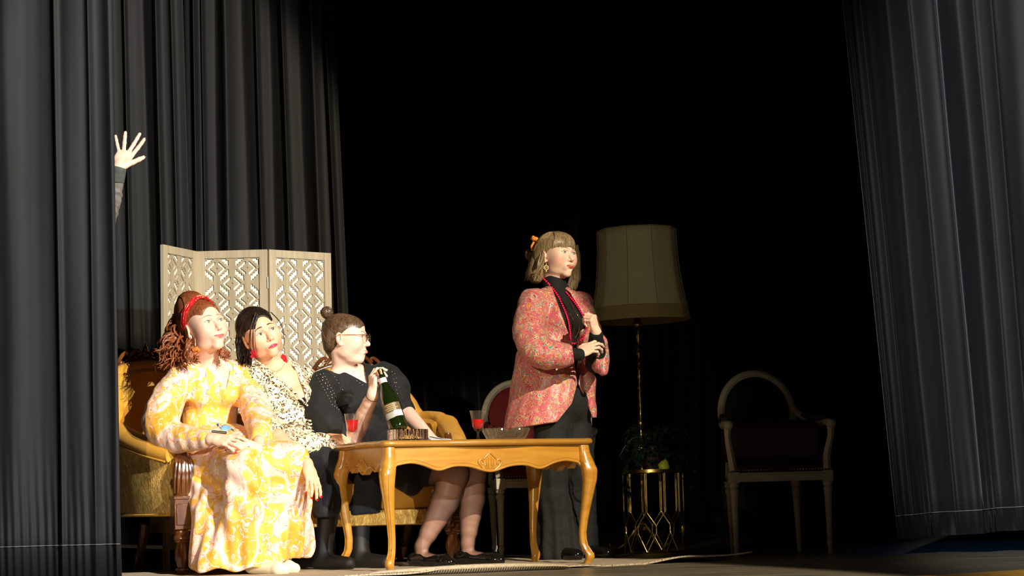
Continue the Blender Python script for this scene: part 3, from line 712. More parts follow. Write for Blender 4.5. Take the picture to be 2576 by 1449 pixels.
# ================================================================== SETTEE
SO = Vector((-1.56, 9.66, 0)); SYAW = R(23)
def settee():
    t_ = thing('settee', 'mustard velvet settee with carved walnut crests and scrolled arm posts', 'settee', SO, SYAW)
    # plan path of the wrapping back and arms (u along, v back)
    path = crom([(-.02, .02, 0), (-.10, .14, 0), (-.17, .32, 0), (-.20, .52, 0), (-.10, .66, 0), (.12, .70, 0), (.40, .70, 0), (.68, .70, 0), (.96, .70, 0), (1.18, .70, 0), (1.38, .66, 0), (1.46, .52, 0), (1.43, .32, 0), (1.38, .14, 0), (1.31, .02, 0)], 10)
    n = len(path); cum = [0]
    for i in range(1, n): cum.append(cum[-1] + (path[i] - path[i - 1]).length)
    def htop(p, f_):
        u, v = p.x, p.y; arm = .61 + .16 * max(0, min(1, v / .5))
        lobe = lambda c, w, hh: hh * math.sqrt(max(0, 1 - ((u - c) / w) ** 2)) if abs(u - c) < w else 0
        h_ = arm
        if v > .40:
            k = min(1, (v - .40) / .2); back = .77 + max(lobe(-.02, .30, .29), lobe(1.06, .35, .27), .02)
            h_ = arm + (back - arm) * k
        return h_
    rings = []; outer = []
    for i, p in enumerate(path):
        tg = (path[min(i + 1, n - 1)] - path[max(i - 1, 0)]).normalized(); nr = Vector((-tg.y, tg.x, 0))   # outward
        if nr.dot(p - Vector((.7, .15, 0))) < 0: nr = -nr
        h_ = htop(p, i / n); arm = p.y < .45
        fl = .055 if arm else .03; ri = .055 if arm else .035
        sec = [(0.0 - .10, .285), (0.0, .285), (.018, .40), (.045, .55), (fl + .03, h_ - ri * 1.6)]
        for a in np.linspace(-0.3, math.pi + .2, 9): sec.append((fl - .01 + ri * math.cos(a), h_ - ri + ri * math.sin(a)))
        sec += [(fl - ri - .035, h_ - ri * 1.7), (-.045, .55), (-.06, .38), (-.10, .285)]
        rings.append([p + nr * o + Vector((0, 0, z)) for o, z in sec]); outer.append((p, nr))
    MB().loft(rings).build('upholstery', M_velvet, t_)
    # crushed velvet panel on the outside of the near arm, with piping
    k0, k1 = 2, 38; pr = [[r_[1] + outer[i][1] * .006, r_[2] + outer[i][1] * .010, r_[3] + outer[i][1] * .008, r_[4] + outer[i][1] * .004] for i, r_ in enumerate(rings[:k1]) if i >= k0]
    rr = []
    for r_ in pr:
        rr.append([Vector(q) for q in crom(r_, 6)])
    mb = MB(); mb.loft(rr, cap=False, closed=False); pn = mb.build('side_panel', M_crush, t_, solid=.004); pn['label'] = 'crushed golden velvet arm side'
    mb = MB(); mb.tube([r_[0] + Vector((0, 0, 0)) for r_ in rr], .007, 8); mb.tube([r_[-1] for r_ in rr], .005, 8); mb.tube(rr[0], .006, 8); mb.build('piping', M_velvet, pn)
    # seat
    def srect(u0_, u1_, v0_, v1_, z, bow=0): return [Vector((u, v - bow * math.sin(math.pi * (u - u0_) / (u1_ - u0_)), z)) for u, v in [(u0_ + (u1_ - u0_) * k / 12, v0_) for k in range(13)] + [(u1_, v1_), (u0_, v1_)]]
    rs = [srect(.02, 1.29, .02, .62, .27, .02), srect(.0, 1.31, -.01, .62, .29, .02), srect(-.01, 1.32, -.02, .62, .36, .02), srect(.0, 1.31, -.01, .62, .41, .02), srect(.04, 1.27, .03, .62, .435, .02), srect(.2, 1.1, .15, .6, .44, .02)]
    MB().loft(rs).build('seat_cushion', M_velvet, t_)
    rs = [srect(-.01, 1.32, -.02, .0, .205, .02), srect(-.02, 1.33, -.035, .0, .21, .02), srect(-.025, 1.335, -.03, .0, .28, .02)]
    MB().loft(rs).build('front_valance', M_crush, t_)
    mb = MB(); mb.box((-.03, .03, .195), (.03, .62, .285)); mb.box((1.29, .03, .195), (1.35, .62, .285)); mb.box((0, .60, .20), (1.31, .66, .29)); mb.build('seat_rail', M_walnut, t_, bevel=.004)
    # front posts with acanthus scroll, turned legs
    for u in (-.02, 1.34):
        sg = -1 if u < 1 else 1
        pe = MB().box((u - .045, -.05, .215), (u + .045, .04, .365)).box((u - .05, -.055, .355), (u + .05, .045, .372)).box((u - .037, -.056, .235), (u + .037, -.048, .335)).build('post_block', M_walnut, t_, bevel=.004)
        mb = MB()   # scroll body
        body = [(.37, .0, .040), (.42, -.012, .046), (.47, -.022, .048), (.52, -.022, .044), (.555, -.010, .036), (.58, .005, .026), (.60, .015, .021), (.62, .025, .018), (.64, .035, .018), (.655, .035, .014)]
        mb.tube([(u, -.005 + y, z) for z, y, r_ in body], [b[2] for b in body], 14, 4, up=Vector((0, 1, 0)))
        o = mb.build('arm_scroll', M_walnut, t_); mb = MB()
        for k in range(6):
            a = (k - 2.5) / 2.5 * 1.15
            pts = []
            for q in np.linspace(0, 1, 9):
                z = .385 + .185 * q; y = np.interp(z, [b[0] for b in body], [b[1] for b in body]) - .005; r_ = np.interp(z, [b[0] for b in body], [b[2] for b in body]) * 1.02
                aa = a * (1.0 - .25 * q) ; pts.append((u + r_ * math.sin(aa), y - r_ * math.cos(aa), z))
            mb.tube(pts, [.004, .009, .008, .004], 6, 2)
        for s2 in (-1, 1):
            sp = [(u + s2 * .046, -.012 + .022 * math.cos(a) * (1 - q / 22), .425 + .028 * math.sin(a) * (1 - q / 22)) for q, a in enumerate(np.linspace(0, 10, 20))]
            mb.tube(sp, [.006, .004, .003], 6)
        mb.ball((u, -.03, .585), (.03, .024, .018)); mb.build('acanthus_carving', M_walnut, o)
        prof = [(.0, .215), (.036, .215), (.040, .205), (.036, .190), (.042, .182), (.042, .172), (.034, .165), (.037, .157), (.027, .150), (.030, .143), (.036, .11), (.034, .08), (.025, .05), (.022, .040), (.031, .034), (.031, .026), (.023, .020), (.027, .012), (.022, .0), (0, 0)]
        MB().lathe(prof, (u, -.005, 0), 32, flute=.16, nfl=8, fz=(.045, .145)).build('front_leg', M_walnut, t_)
    for u in (-.06, 1.33):
        MB().tube([(u, .60, .24), (u - .01, .63, .12), (u - .02, .70, 0)], [.026, .022, .018], 8, 4).build('back_leg', M_walnut, t_)
    # carved crests
    for c, w in ((-.02, .20), (1.06, .27)):
        mb = MB(); fl = .03; yb = .70 + fl
        base_h = lambda u: .77 + (.29 if c < .5 else .27) * math.sqrt(max(0, 1 - ((u - c) / (.30 if c < .5 else .35)) ** 2))
        P = lambda x, z: Vector((c + x * w / .26, yb, base_h(c + x * w / .26) + z))
        mb.tube([P(x, .004) for x in np.linspace(-.24, .24, 25)], [.010, .015, .018, .015, .010], 10)
        for sg in (-1, 1):
            mb.tube([P(sg * .24, .004), P(sg * .262, .018), P(sg * .252, .038), P(sg * .232, .036), P(sg * .228, .022), P(sg * .240, .020)], [.010, .010, .009, .008, .006, .005], 8, 5)
            mb.tube([P(sg * .215, .014), P(sg * .18, .030), P(sg * .155, .050), P(sg * .130, .058), P(sg * .118, .046), P(sg * .128, .036)], [.006, .010, .011, .009, .007, .005], 8, 5)
            mb.tube([P(sg * .12, .02), P(sg * .10, .042), P(sg * .07, .056), P(sg * .04, .050), P(sg * .035, .034), P(sg * .05, .028)], [.006, .011, .012, .010, .007, .005], 8, 5)
            for q in range(4):
                mb.ball(P(sg * (.03 + .045 * q), .016), (.014, .012, .013), None, 5)
        mb.ball(P(0, .058), (.013, .011, .020)); mb.ball(P(0, .034), (.024, .014, .022)); mb.ball(P(0, .078), (.006, .006, .010))
        mb.build('carved_crest', M_walnut, t_)
settee()

# ================================================================== WHITE ARMCHAIRS
def armchair(loc, rz, label, cushion=False, backfill=M_red):
    t_ = thing('armchair', label, 'armchair', loc, rz, 'white and red oval-backed armchairs')
    Wd, Dp, SH = .53, .50, .43
    def flleg(x, y, z1, s_=1.0, name='leg', tilt=(0, 0)):
        prof = [(0, z1), (.024, z1), (.024, z1 - .03), (.017, z1 - .035), (.023, z1 - .045), (.023, z1 - .06), (.019, z1 - .07), (.013, .075), (.011, .07), (.016, .062), (.016, .050), (.011, .04), (.013, 0), (0, 0)]
        M = Matrix.Translation((x, y, 0)) @ Matrix(((1, 0, -tilt[0], tilt[0] * z1), (0, 1, -tilt[1], tilt[1] * z1), (0, 0, 1, 0), (0, 0, 0, 1)))
        return MB().lathe(prof, sides=24, M=M, flute=.2, nfl=8, fz=(.08, z1 - .07)).build(name, M_white, t_)
    for sx in (-1, 1):
        flleg(sx * (Wd / 2 - .02), -Dp / 2 + .03, SH - .05)
        flleg(sx * (Wd / 2 - .085), Dp / 2 - .04, SH - .05, tilt=(0, -.10))
    mb = MB()
    for y, w in ((-Dp / 2 + .03, Wd), (Dp / 2 - .04, Wd - .13)):
        mb.box((-w / 2 + .01, y - .02, SH - .055), (w / 2 - .01, y + .02, SH - .008)); mb.box((-w / 2 + .04, y - .024, SH - .045), (w / 2 - .04, y + .0, SH - .018))
    for sx in (-1, 1):
        a, b = Vector((sx * (Wd / 2 - .02), -Dp / 2 + .03, SH - .03)), Vector((sx * (Wd / 2 - .085), Dp / 2 - .04, SH - .03)); mb.tube([a, b], .024, 4)
        mb.box((sx * (Wd / 2 - .02) - .026, -Dp / 2 + .006, SH - .062), (sx * (Wd / 2 - .02) + .026, -Dp / 2 + .056, SH - .004))
    mb.build('seat_rail', M_white, t_, bevel=.003)
    def sr(w1, w2, d, z): return [Vector(p) for p in ((-w1, -d, z), (0, -d - .015, z), (w1, -d, z), (w2, d, z), (-w2, d, z))]
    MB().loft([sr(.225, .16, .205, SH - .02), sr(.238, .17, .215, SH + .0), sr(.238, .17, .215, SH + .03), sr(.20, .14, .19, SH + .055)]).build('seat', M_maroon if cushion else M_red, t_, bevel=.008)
    mb = MB()
    for x in np.linspace(-.23, .23, 30): mb.ball((x, -Dp / 2 + .03 - .0035 + .0 , SH + .004), .0045, None, 4)
    o = mb.build('stud_row', M_stud, t_); o['kind'] = 'stuff'
    # oval back
    yb = Dp / 2 - .03; zc = .745; rx, rz_ = .195, .215; tl = .20
    def BP(a, k=1.0, dy=0.0):
        z = zc + rz_ * k * math.sin(a); x = rx * k * math.cos(a) if math.sin(a) > 0 else rx * k * math.cos(a) * (1 - .12 * math.sin(a) ** 2)
        return Vector((x, yb + (z - .45) * tl + dy, z))
    ring = [BP(a) for a in np.linspace(0, 2 * math.pi, 49)]
    mb = MB(); mb.tube(ring, .021, 10, up=Vector((0, 1, 0)), flat=.85); mb.tube([BP(a, 1.0, -.014) for a in np.linspace(0, 2 * math.pi, 49)], .009, 8, up=Vector((0, 1, 0)))
    for sx in (-1, 1): mb.tube([(sx * (Wd / 2 - .085), Dp / 2 - .04, SH - .03), (sx * .165, yb + .02, SH + .08), BP(-.9 if sx > 0 else math.pi + .9)], [.02, .019, .018], 8, 4)
    mb.build('back_frame', M_white, t_)
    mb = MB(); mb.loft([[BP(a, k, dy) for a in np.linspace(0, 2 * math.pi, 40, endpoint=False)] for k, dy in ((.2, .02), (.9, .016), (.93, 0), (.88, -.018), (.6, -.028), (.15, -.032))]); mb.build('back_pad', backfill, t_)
    # arms
    for sx in (-1, 1):
        x = sx * (Wd / 2 + .005)
        mb = MB()
        mb.tube([(sx * (Wd / 2 - .02), -Dp / 2 + .03, SH), (sx * (Wd / 2 - .012), -Dp / 2 + .05, SH + .08), (x, -Dp / 2 + .03, SH + .17), (x, -Dp / 2 + .02, SH + .225)], [.021, .019, .016, .020], 4, 5, up=Vector((0, 1, 0)))
        mb.tube([(x, -Dp / 2 - .0, SH + .235), (x, -Dp / 2 + .09, SH + .245), (x - sx * .02, 0, SH + .245), (x - sx * .06, Dp / 2 - .06, SH + .30), (sx * .195, yb + .04, SH + .34)], [.022, .020, .018, .017, .016], 8, 5)
        mb.ball((x, -Dp / 2 + .005, SH + .236), (.025, .024, .024)); ar = mb.build('arm', M_white, t_)
        MB().tube([(x, -Dp / 2 + .10, SH + .268), (x - sx * .02, 0, SH + .270), (x - sx * .05, Dp / 2 - .12, SH + .295)], [.016, .02, .016], 8, 4).build('arm_pad', M_maroon if cushion else M_red, ar)
    if cushion:
        mb = MB(); mb.loft([[Vector((x, y, z)) for x, y in ((-w, -d), (w, -d), (w, d), (-w, d))] for w, d, z in ((.21, .16, SH + .05), (.225, .18, SH + .07), (.225, .18, SH + .23), (.20, .15, SH + .26))])
        o = mb.build('seat_cushion', M_maroon, t_, bevel=.02); o['label'] = 'thick very dark cushion'
    return t_
armchair((0.09, 11.12, 0), R(15), 'white armchair with red oval back, half hidden behind the standing woman')
armchair((1.335, 10.78, 0), R(6), 'white armchair standing alone in the dark at the right, deep dark cushion on it', True, M_black)  # red seat and arm pads darkened, back blackened, to stand in for shade

# ================================================================== FLOOR LAMP
def lamp():
    D = 11.75; c = Vector((W(1622, 1380, D).x, D, 0)); t_ = thing('floor_lamp', 'tall brass floor lamp with a large panelled parchment shade', 'lamp', c)
    lean = Vector((-.012, 0, 0))
    prof = [(0, .12), (.03, .12), (.034, .14), (.02, .155), (.026, .17), (.012, .19)]
    z = .19; rnd = random.Random(2)
    while z < 1.26:
        st = rnd.choice((.035, .05, .07)); a = rnd.choice((.010, .016, .021, .013)); prof += [(.008, z), (a * .8, z + st * .3), (a, z + st * .5), (a * .8, z + st * .7), (.008, z + st)]; z += st + .002
    prof += [(.010, z), (.016, z + .01), (.028, z + .02), (.030, z + .035), (.018, z + .05), (.018, z + .10), (0, z + .10)]
    MB().lathe(prof, sides=20).build('pole', M_brass, t_)
    for k in range(3):
        a = R(188 + 120 * k); d = Vector((math.cos(a), math.sin(a), 0))
        MB().tube([d * .015 + Vector((0, 0, .15)), d * .06 + Vector((0, 0, .11)), d * .11 + Vector((0, 0, .045)), d * .16 + Vector((0, 0, .018)), d * .195 + Vector((0, 0, .030)), d * .20 + Vector((0, 0, .05))], [.014, .013, .012, .012, .011, .007], 8, 5).build('foot', M_brass, t_)
    # shade: ten panels, bell foot; slightly tilted
    M = Matrix.Translation((0.012, 0, 1.62)) @ Matrix.Rotation(R(-1.0), 4, 'Y') @ Matrix.Translation((0, 0, -1.62)); nn = 10
    def ring(r_, z, n=60):
        out = []
        for k in range(n):
            a = 2 * math.pi * k / n + .12; seg = math.pi / nn; q = (a % (2 * seg)) - seg
            out.append(M @ Vector((r_ * (math.cos(seg) / math.cos(q)) ** .8 * math.cos(a), r_ * (math.cos(seg) / math.cos(q)) ** .8 * math.sin(a), z)))
        return out
    pr = [(.226, 1.845), (.226, 1.80), (.229, 1.70), (.237, 1.60), (.250, 1.50), (.268, 1.41), (.276, 1.375)]
    MB().loft([ring(*p) for p in pr], cap=False).build('lamp_shade', M_shade, t_, solid=.003)
    mb = MB(); mb.loft([ring(r_, z) for r_, z in ((.272, 1.395), (.279, 1.392), (.284, 1.36), (.291, 1.325), (.288, 1.315), (.283, 1.32), (.276, 1.36))], cap=False); MB().tube(ring(.227, 1.846) + [ring(.227, 1.846)[0]], .004, 6).build('shade_rim', M_shade2, t_)
    mb.build('shade_trim', M_shade2, t_)
    mb = MB()
    for k in range(nn): 
        a = .12 * 0 + (2 * k) * math.pi / nn; mb.tube([M @ Vector(((r_ + .003) * math.cos(a), (r_ + .003) * math.sin(a), z)) for r_, z in pr], .0022, 5)
    mb.build('panel_seam', M_shade2, t_)
    mb = MB(); mb.lathe([(.0, 1.50), (.012, 1.50), (.02, 1.45), (.02, 1.36), (0, 1.36)], sides=12)
    for k in range(3): a = R(20 + 120 * k); mb.tube([(0, 0, 1.37), (.27 * math.cos(a), .27 * math.sin(a), 1.375)], .003, 6)
    mb.build('shade_carrier', M_brass, t_)
lamp()

# ================================================================== PLANT STAND
def plantstand():
    D = 11.35; c = Vector((W(1648, 1390, D).x, D, 0)); t_ = thing('plant_stand', 'round brass wire plant stand holding a trailing plant beside the lamp', 'stand', c)
    r_, H_ = .165, .44; n = 10
    mb = MB()
    for z in (.008, H_): MB().tube([(r_ * math.cos(a), r_ * math.sin(a), z) for a in np.linspace(0, 2 * math.pi, 41)], .005, 6).build('ring', M_brass, t_)
    mb = MB(); mb.lathe([(0, H_ - .002), (r_ + .004, H_ - .002), (r_ + .004, H_ + .018), (r_, H_ + .018), (r_, H_ + .004), (0, H_ + .004)], sides=40); mb.build('tray_top', M_brass, t_)
    for k in range(n):
        for sg in (-1, 1):
            a0 = 2 * math.pi * k / n; da = math.pi / n * sg; rr = r_
            P = lambda f_, z: (rr * math.cos(a0 + da * f_), rr * math.sin(a0 + da * f_), z)
            MB().tube([P(.08, H_), P(.08, .25), P(.12, .22), P(.9, .16), P(1, .14), P(1, .12), P(.9, .10), P(.12, .02), P(.04, .008)], .0036, 6, 3).build('wire', M_brass, t_)
    # potted trailing plant
    p_ = thing('trailing_plant', 'dark green trailing ivy on the brass stand, one vine hanging on its right', 'plant', c + Vector((0, 0, H_ + .004)))
    MB().lathe([(0, 0), (.05, 0), (.06, .05), (.068, .085), (.060, .085), (.05, .07), (0, .07)], sides=20).build('pot', M_maroon, p_)
    rnd = random.Random(11); stems = MB(); lm = None
    def leaf_mesh():
        mb = MB(); pts = [(0, 0, 0), (.016, .010, .002), (.020, .026, 0), (.011, .032, .003), (0, .050, -.006), (-.011, .032, .003), (-.020, .026, 0), (-.016, .010, .002), (0, .024, .006)]
        mb.add(pts, [(0, 1, 8), (1, 2, 8), (2, 3, 8), (3, 4, 8), (4, 5, 8), (5, 6, 8), (6, 7, 8), (7, 0, 8)]); return mb
    first = None
    vines = []
    for k in range(26):
        a = rnd.uniform(0, 6.28); e = rnd.uniform(.07, .17); hgt = rnd.uniform(.05, .24)
        vines.append([(0, 0, .07), (e * .5 * math.cos(a), e * .5 * math.sin(a), .09 + hgt * .7), (e * math.cos(a), e * math.sin(a), hgt + .02), (e * 1.35 * math.cos(a), e * 1.35 * math.sin(a), hgt - .05)])
    for k in range(6):
        o_ = rnd.uniform(-.03, .03); vines.append([(0, 0, .08), (.14, -.08 + o_, .10), (.215 + o_, -.09 + o_, .0), (.225 + o_, -.09, -.14), (.235 + o_ * 1.4, -.09, -.26 - rnd.random() * .12)])
    for k in range(3): vines.append([(0, 0, .08), (-.12, -.10, .07), (-.165 + .01 * k, -.11, -.01), (-.16 + .012 * k, -.115, -.08 - .02 * k)])
    for v_ in vines:
        P = crom(v_, 5); stems.tube(P, .0018, 5)
        for q in range(3, len(P), 2):
            M = Matrix.Translation(P[q]) @ Matrix.Rotation(rnd.uniform(0, 6.28), 4, 'Z') @ Matrix.Rotation(rnd.uniform(-1.1, .4), 4, 'X') @ Matrix.Scale(rnd.uniform(.7, 1.2), 4)
            if first is None: first = leaf_mesh().build('leaf', M_leaf, p_, False); o = first
            else: o = bpy.data.objects.new('leaf', first.data); link(o, p_)
            o.matrix_local = M
    stems.build('stems', M_leaf, p_)
    q = thing('pear', 'lime green pear shaped fruit lying among the leaves on the brass stand', 'fruit', c + Vector((.045, -.115, H_ + .006)))
    MB().lathe([(0, 0), (.018, .002), (.031, .016), (.033, .030), (.026, .046), (.016, .058), (.008, .066), (0, .068)], sides=18, M=Matrix.Rotation(R(20), 4, 'Y')).build('fruit_body', M_pear, q)
    MB().tube([(.02, 0, .062), (.028, 0, .078)], .0025, 6).build('stem', M_leaf, q)
plantstand()
# ================================================================== PEOPLE
def skin_mat(name):
    t = NT(name); a = t.n('ShaderNodeAttribute', attribute_name='Col'); n = t.noise(t.coord(), 45, 3)
    c = t.mix(t.math('MULTIPLY', n.outputs[0], 0.16), a.outputs['Color'], (0.75, 0.36, 0.25), 'MIX')
    t.set(Base_Color=c, Roughness=0.48, Subsurface_Weight=0.12, Subsurface_Radius=(0.012, 0.005, 0.003), Subsurface_Scale=0.6, Specular_IOR_Level=0.4)
    return t.m
M_skin = skin_mat('skin')
t = NT('eye_white_iris'); a = t.n('ShaderNodeAttribute', attribute_name='Col'); t.set(Base_Color=a.outputs['Color'], Roughness=0.12, Coat_Weight=0.5); M_eye = t.m
M_lash = plain('dark_lash', (0.02, 0.012, 0.008), 0.6)
M_lip_pink = plain('pink_lip', (0.72, 0.16, 0.15), 0.35); M_lip_red = plain('magenta_lip', (0.70, 0.05, 0.10), 0.3); M_lip_bare = plain('soft_lip', (0.80, 0.34, 0.28), 0.4); M_lip_coral = plain('coral_red_lip', (0.75, 0.09, 0.06), 0.3)
def hair_mat(name, c1, c2, rough=0.38):
    t = NT(name); n = t.noise(t.coord((1, 1, .3)), 110, 5, 0.6)
    t.set(Base_Color=t.ramp(n.outputs[0], [(0.32, c1), (0.68, c2)]), Roughness=rough, Anisotropic=0.5, Specular_IOR_Level=0.5); t.bump(n.outputs[0], 0.6, 0.004); return t.m
M_hair_red = hair_mat('auburn_hair', (0.14, 0.034, 0.010), (0.36, 0.11, 0.035)); M_hair_dark = hair_mat('dark_brown_hair', (0.009, 0.005, 0.004), (0.030, 0.017, 0.011), .34)
M_hair_brown = hair_mat('brown_hair', (0.045, 0.022, 0.010), (0.13, 0.075, 0.038)); M_hair_blond = hair_mat('ash_blond_hair', (0.15, 0.095, 0.042), (0.38, 0.27, 0.14))
M_brow_r = plain('auburn_brow', (0.28, 0.10, 0.04), 0.7); M_brow_d = plain('dark_brow', (0.035, 0.018, 0.012), 0.7); M_brow_b = plain('brown_brow', (0.22, 0.12, 0.06), 0.7)
M_nail_red = plain('red_nail', (0.75, 0.01, 0.02), 0.12); M_nail_bare = plain('pale_nail', (0.85, 0.60, 0.52), 0.25); M_nail_blue = plain('blue_nail', (0.02, 0.03, 0.42), 0.15)
M_gold = plain('gold', (0.85, 0.55, 0.18), 0.2, 1.0); M_silv = plain('silver', (0.8, 0.8, 0.78), 0.15, 1.0)
M_cherry = plain('cherry_tassel', (0.62, 0.005, 0.015), 0.7, scale=200, bump=.6); M_orangef = plain('orange_flower', (0.80, 0.17, 0.015), 0.6); M_bead = plain('magenta_bead', (0.72, 0.008, 0.075), 0.2)
# cloth prints
t = NT('yellow_paisley_fabric'); v = t.coord((1, .8, .8)); n1 = t.noise(v, 5.2, 2.0, 1.5, .45); n2 = t.noise(v, 12, 1.5, 2.2, .4); n3 = t.noise(v, 46, 2, 1.0)
P_, PI_, Y_, OR_, CW = (0.90, 0.64, 0.52), (0.76, 0.20, 0.20), (0.88, 0.49, 0.06), (0.84, 0.36, 0.025), (0.95, 0.80, 0.55)
c1 = t.ramp(n1.outputs[0], [(0.0, OR_), (0.37, Y_), (0.43, Y_), (0.436, CW), (0.446, PI_), (0.452, P_), (0.540, P_), (0.546, PI_), (0.554, CW), (0.560, Y_), (0.64, OR_)])
m1 = t.ramp(n2.outputs[0], [(0.555, (0, 0, 0)), (0.565, (1, 1, 1))])
c2 = t.ramp(n2.outputs[0], [(0.565, PI_), (0.580, CW), (0.60, P_), (0.635, PI_), (0.645, Y_)])
c_ = t.mix(m1, c1, c2)
f_ = t.ramp(n3.outputs[0], [(0.60, (0, 0, 0)), (0.62, (1, 1, 1))])
c_ = t.mix(t.math('MULTIPLY', f_, 0.6), c_, CW)
n4 = t.noise(v, 30, 1, 2.5); c_ = t.mix(t.math('MULTIPLY', t.ramp(n4.outputs[0], [(0.485, (0, 0, 0)), (0.495, (1, 1, 1)), (0.505, (1, 1, 1)), (0.515, (0, 0, 0))]), 0.55), c_, PI_)
nb_ = t.noise(t.coord((1, 1, .35)), 28, 3)
t.set(Base_Color=c_, Roughness=0.55, Sheen_Weight=0.15); t.bump(nb_.outputs[0], 0.35, 0.01); M_dress = t.m
t = NT('leopard_print_fabric'); v = t.coord(); nz = t.noise(v, 28, 2); vv = t.mix(0.035, v, nz.outputs['Color'], 'LINEAR_LIGHT')
vo = t.n('ShaderNodeTexVoronoi', {'Vector': vv, 'Scale': 60.0, 'Randomness': 0.8}); br = t.noise(v, 130, 2)
dd = t.math('ADD', vo.outputs['Distance'], t.math('MULTIPLY', t.math('SUBTRACT', br.outputs[0], 0.5), 0.35))
CR, BR, BK = (0.86, 0.70, 0.46), (0.50, 0.27, 0.10), (0.012, 0.008, 0.008)
c_ = t.ramp(dd, [(0.0, BR), (0.18, BR), (0.21, BK), (0.40, BK), (0.43, CR), (1, (0.9, 0.78, 0.55))])
nb_ = t.noise(t.coord((1, 1, 2.2)), 20, 3); t.set(Base_Color=c_, Roughness=0.42, Sheen_Weight=0.1); t.bump(nb_.outputs[0], 0.4, 0.008); M_leop = t.m
t = NT('magenta_paisley_satin'); v = t.coord((1, 1, .8)); n1 = t.noise(v, 9, 3, 2.4, .5); n2 = t.noise(v, 24, 3, 3.0, .5); vd = t.mix(0.05, v, t.noise(v, 20, 2).outputs['Color'], 'LINEAR_LIGHT'); vo = t.n('ShaderNodeTexVoronoi', {'Vector': vd, 'Scale': 40.0})
PK, MG, TE, CM, OG, DK = (0.62, 0.13, 0.17), (0.44, 0.008, 0.06), (0.05, 0.34, 0.34), (0.80, 0.62, 0.34), (0.80, 0.20, 0.03), (0.12, 0.02, 0.03)
c1 = t.ramp(n1.outputs[0], [(0.0, MG), (0.38, PK), (0.425, PK), (0.432, OG), (0.45, CM), (0.458, TE), (0.475, PK), (0.535, PK), (0.543, DK), (0.55, OG), (0.568, CM), (0.575, MG), (0.62, PK)])
m1 = t.ramp(n2.outputs[0], [(0.56, (0, 0, 0)), (0.57, (1, 1, 1))])
c2 = t.ramp(n2.outputs[0], [(0.57, MG), (0.59, TE), (0.62, CM), (0.64, OG)])
c_ = t.mix(m1, c1, c2)
ring = t.ramp(vo.outputs['Distance'], [(0.0, MG), (0.16, TE), (0.26, CM), (0.33, OG)], 'CONSTANT')
msk = t.math('MULTIPLY', t.ramp(vo.outputs['Distance'], [(0.36, (1, 1, 1)), (0.38, (0, 0, 0))]), t.ramp(t.n('ShaderNodeSeparateColor', {0: vo.outputs['Color']}).outputs[0], [(0.62, (0, 0, 0)), (0.63, (1, 1, 1))]))
c_ = t.mix(msk, c_, ring)
nb_ = t.noise(t.coord((1, 1, .4)), 22, 3); t.set(Base_Color=c_, Roughness=0.42, Sheen_Weight=0.1, Specular_IOR_Level=0.45); t.bump(nb_.outputs[0], 0.3, 0.01); M_jack = t.m
t = NT('red_satin_band'); n = t.noise(t.coord(), 55, 3, 1.5); t.set(Base_Color=t.ramp(n.outputs[0], [(0.45, (0.75, 0.008, 0.02)), (0.56, (0.80, 0.02, 0.03)), (0.62, (0.95, 0.50, 0.15))]), Roughness=0.35); t.bump(n.outputs[0], .4, .004); M_band = t.m
def cloth(name, c, rough=.8, scale=40, b=.25):
    return plain(name, c, rough, vary=.2, scale=scale, bump=b, Sheen_Weight=.03, Specular_IOR_Level=.25)
M_blouse = cloth('black_cotton', (0.012, 0.012, 0.012)); M_pants = cloth('charcoal_trousers', (0.013, 0.014, 0.017)); M_top = cloth('black_jersey', (0.010, 0.010, 0.011))
M_flare = cloth('washed_black_denim', (0.013, 0.0135, 0.014)); M_lace = cloth('black_lace', (0.010, 0.010, 0.010), .8, 90, 1.0); M_sock = cloth('black_knit_sock', (0.008, 0.006, 0.005))
t = NT('sheer_black_tights'); lw = t.n('ShaderNodeLayerWeight', {'Blend': 0.45}); n = t.noise(t.coord(), 6, 3)
t.set(Base_Color=t.mix(t.ramp(lw.outputs['Facing'], [(.15, (0.05,) * 3), (.75, (1,) * 3)]), (0.32, 0.175, 0.13), (0.014, 0.009, 0.009)), Roughness=.5); M_tight = t.m
M_shoe = plain('black_patent_leather', (0.006, 0.006, 0.006), 0.12); M_shoe_b = plain('cream_leather', (0.72, 0.66, 0.47), 0.45, vary=.05); M_boot = plain('dull_black_boot', (0.005, 0.004, 0.004), .6)
M_sweat = cloth('dark_green_grey_sweatshirt', (0.07, 0.08, 0.075)); M_grey = cloth('grey_sleeve', (0.17, 0.15, 0.14)); M_orange = plain('orange_scrunchie', (0.85, 0.26, 0.02), .6)
M_eyelet = plain('eyelet_skin_gap', (0.72, 0.50, 0.38), .7)
M_wrist = plain('black_hair_tie', (0.01, 0.01, 0.01), .6)

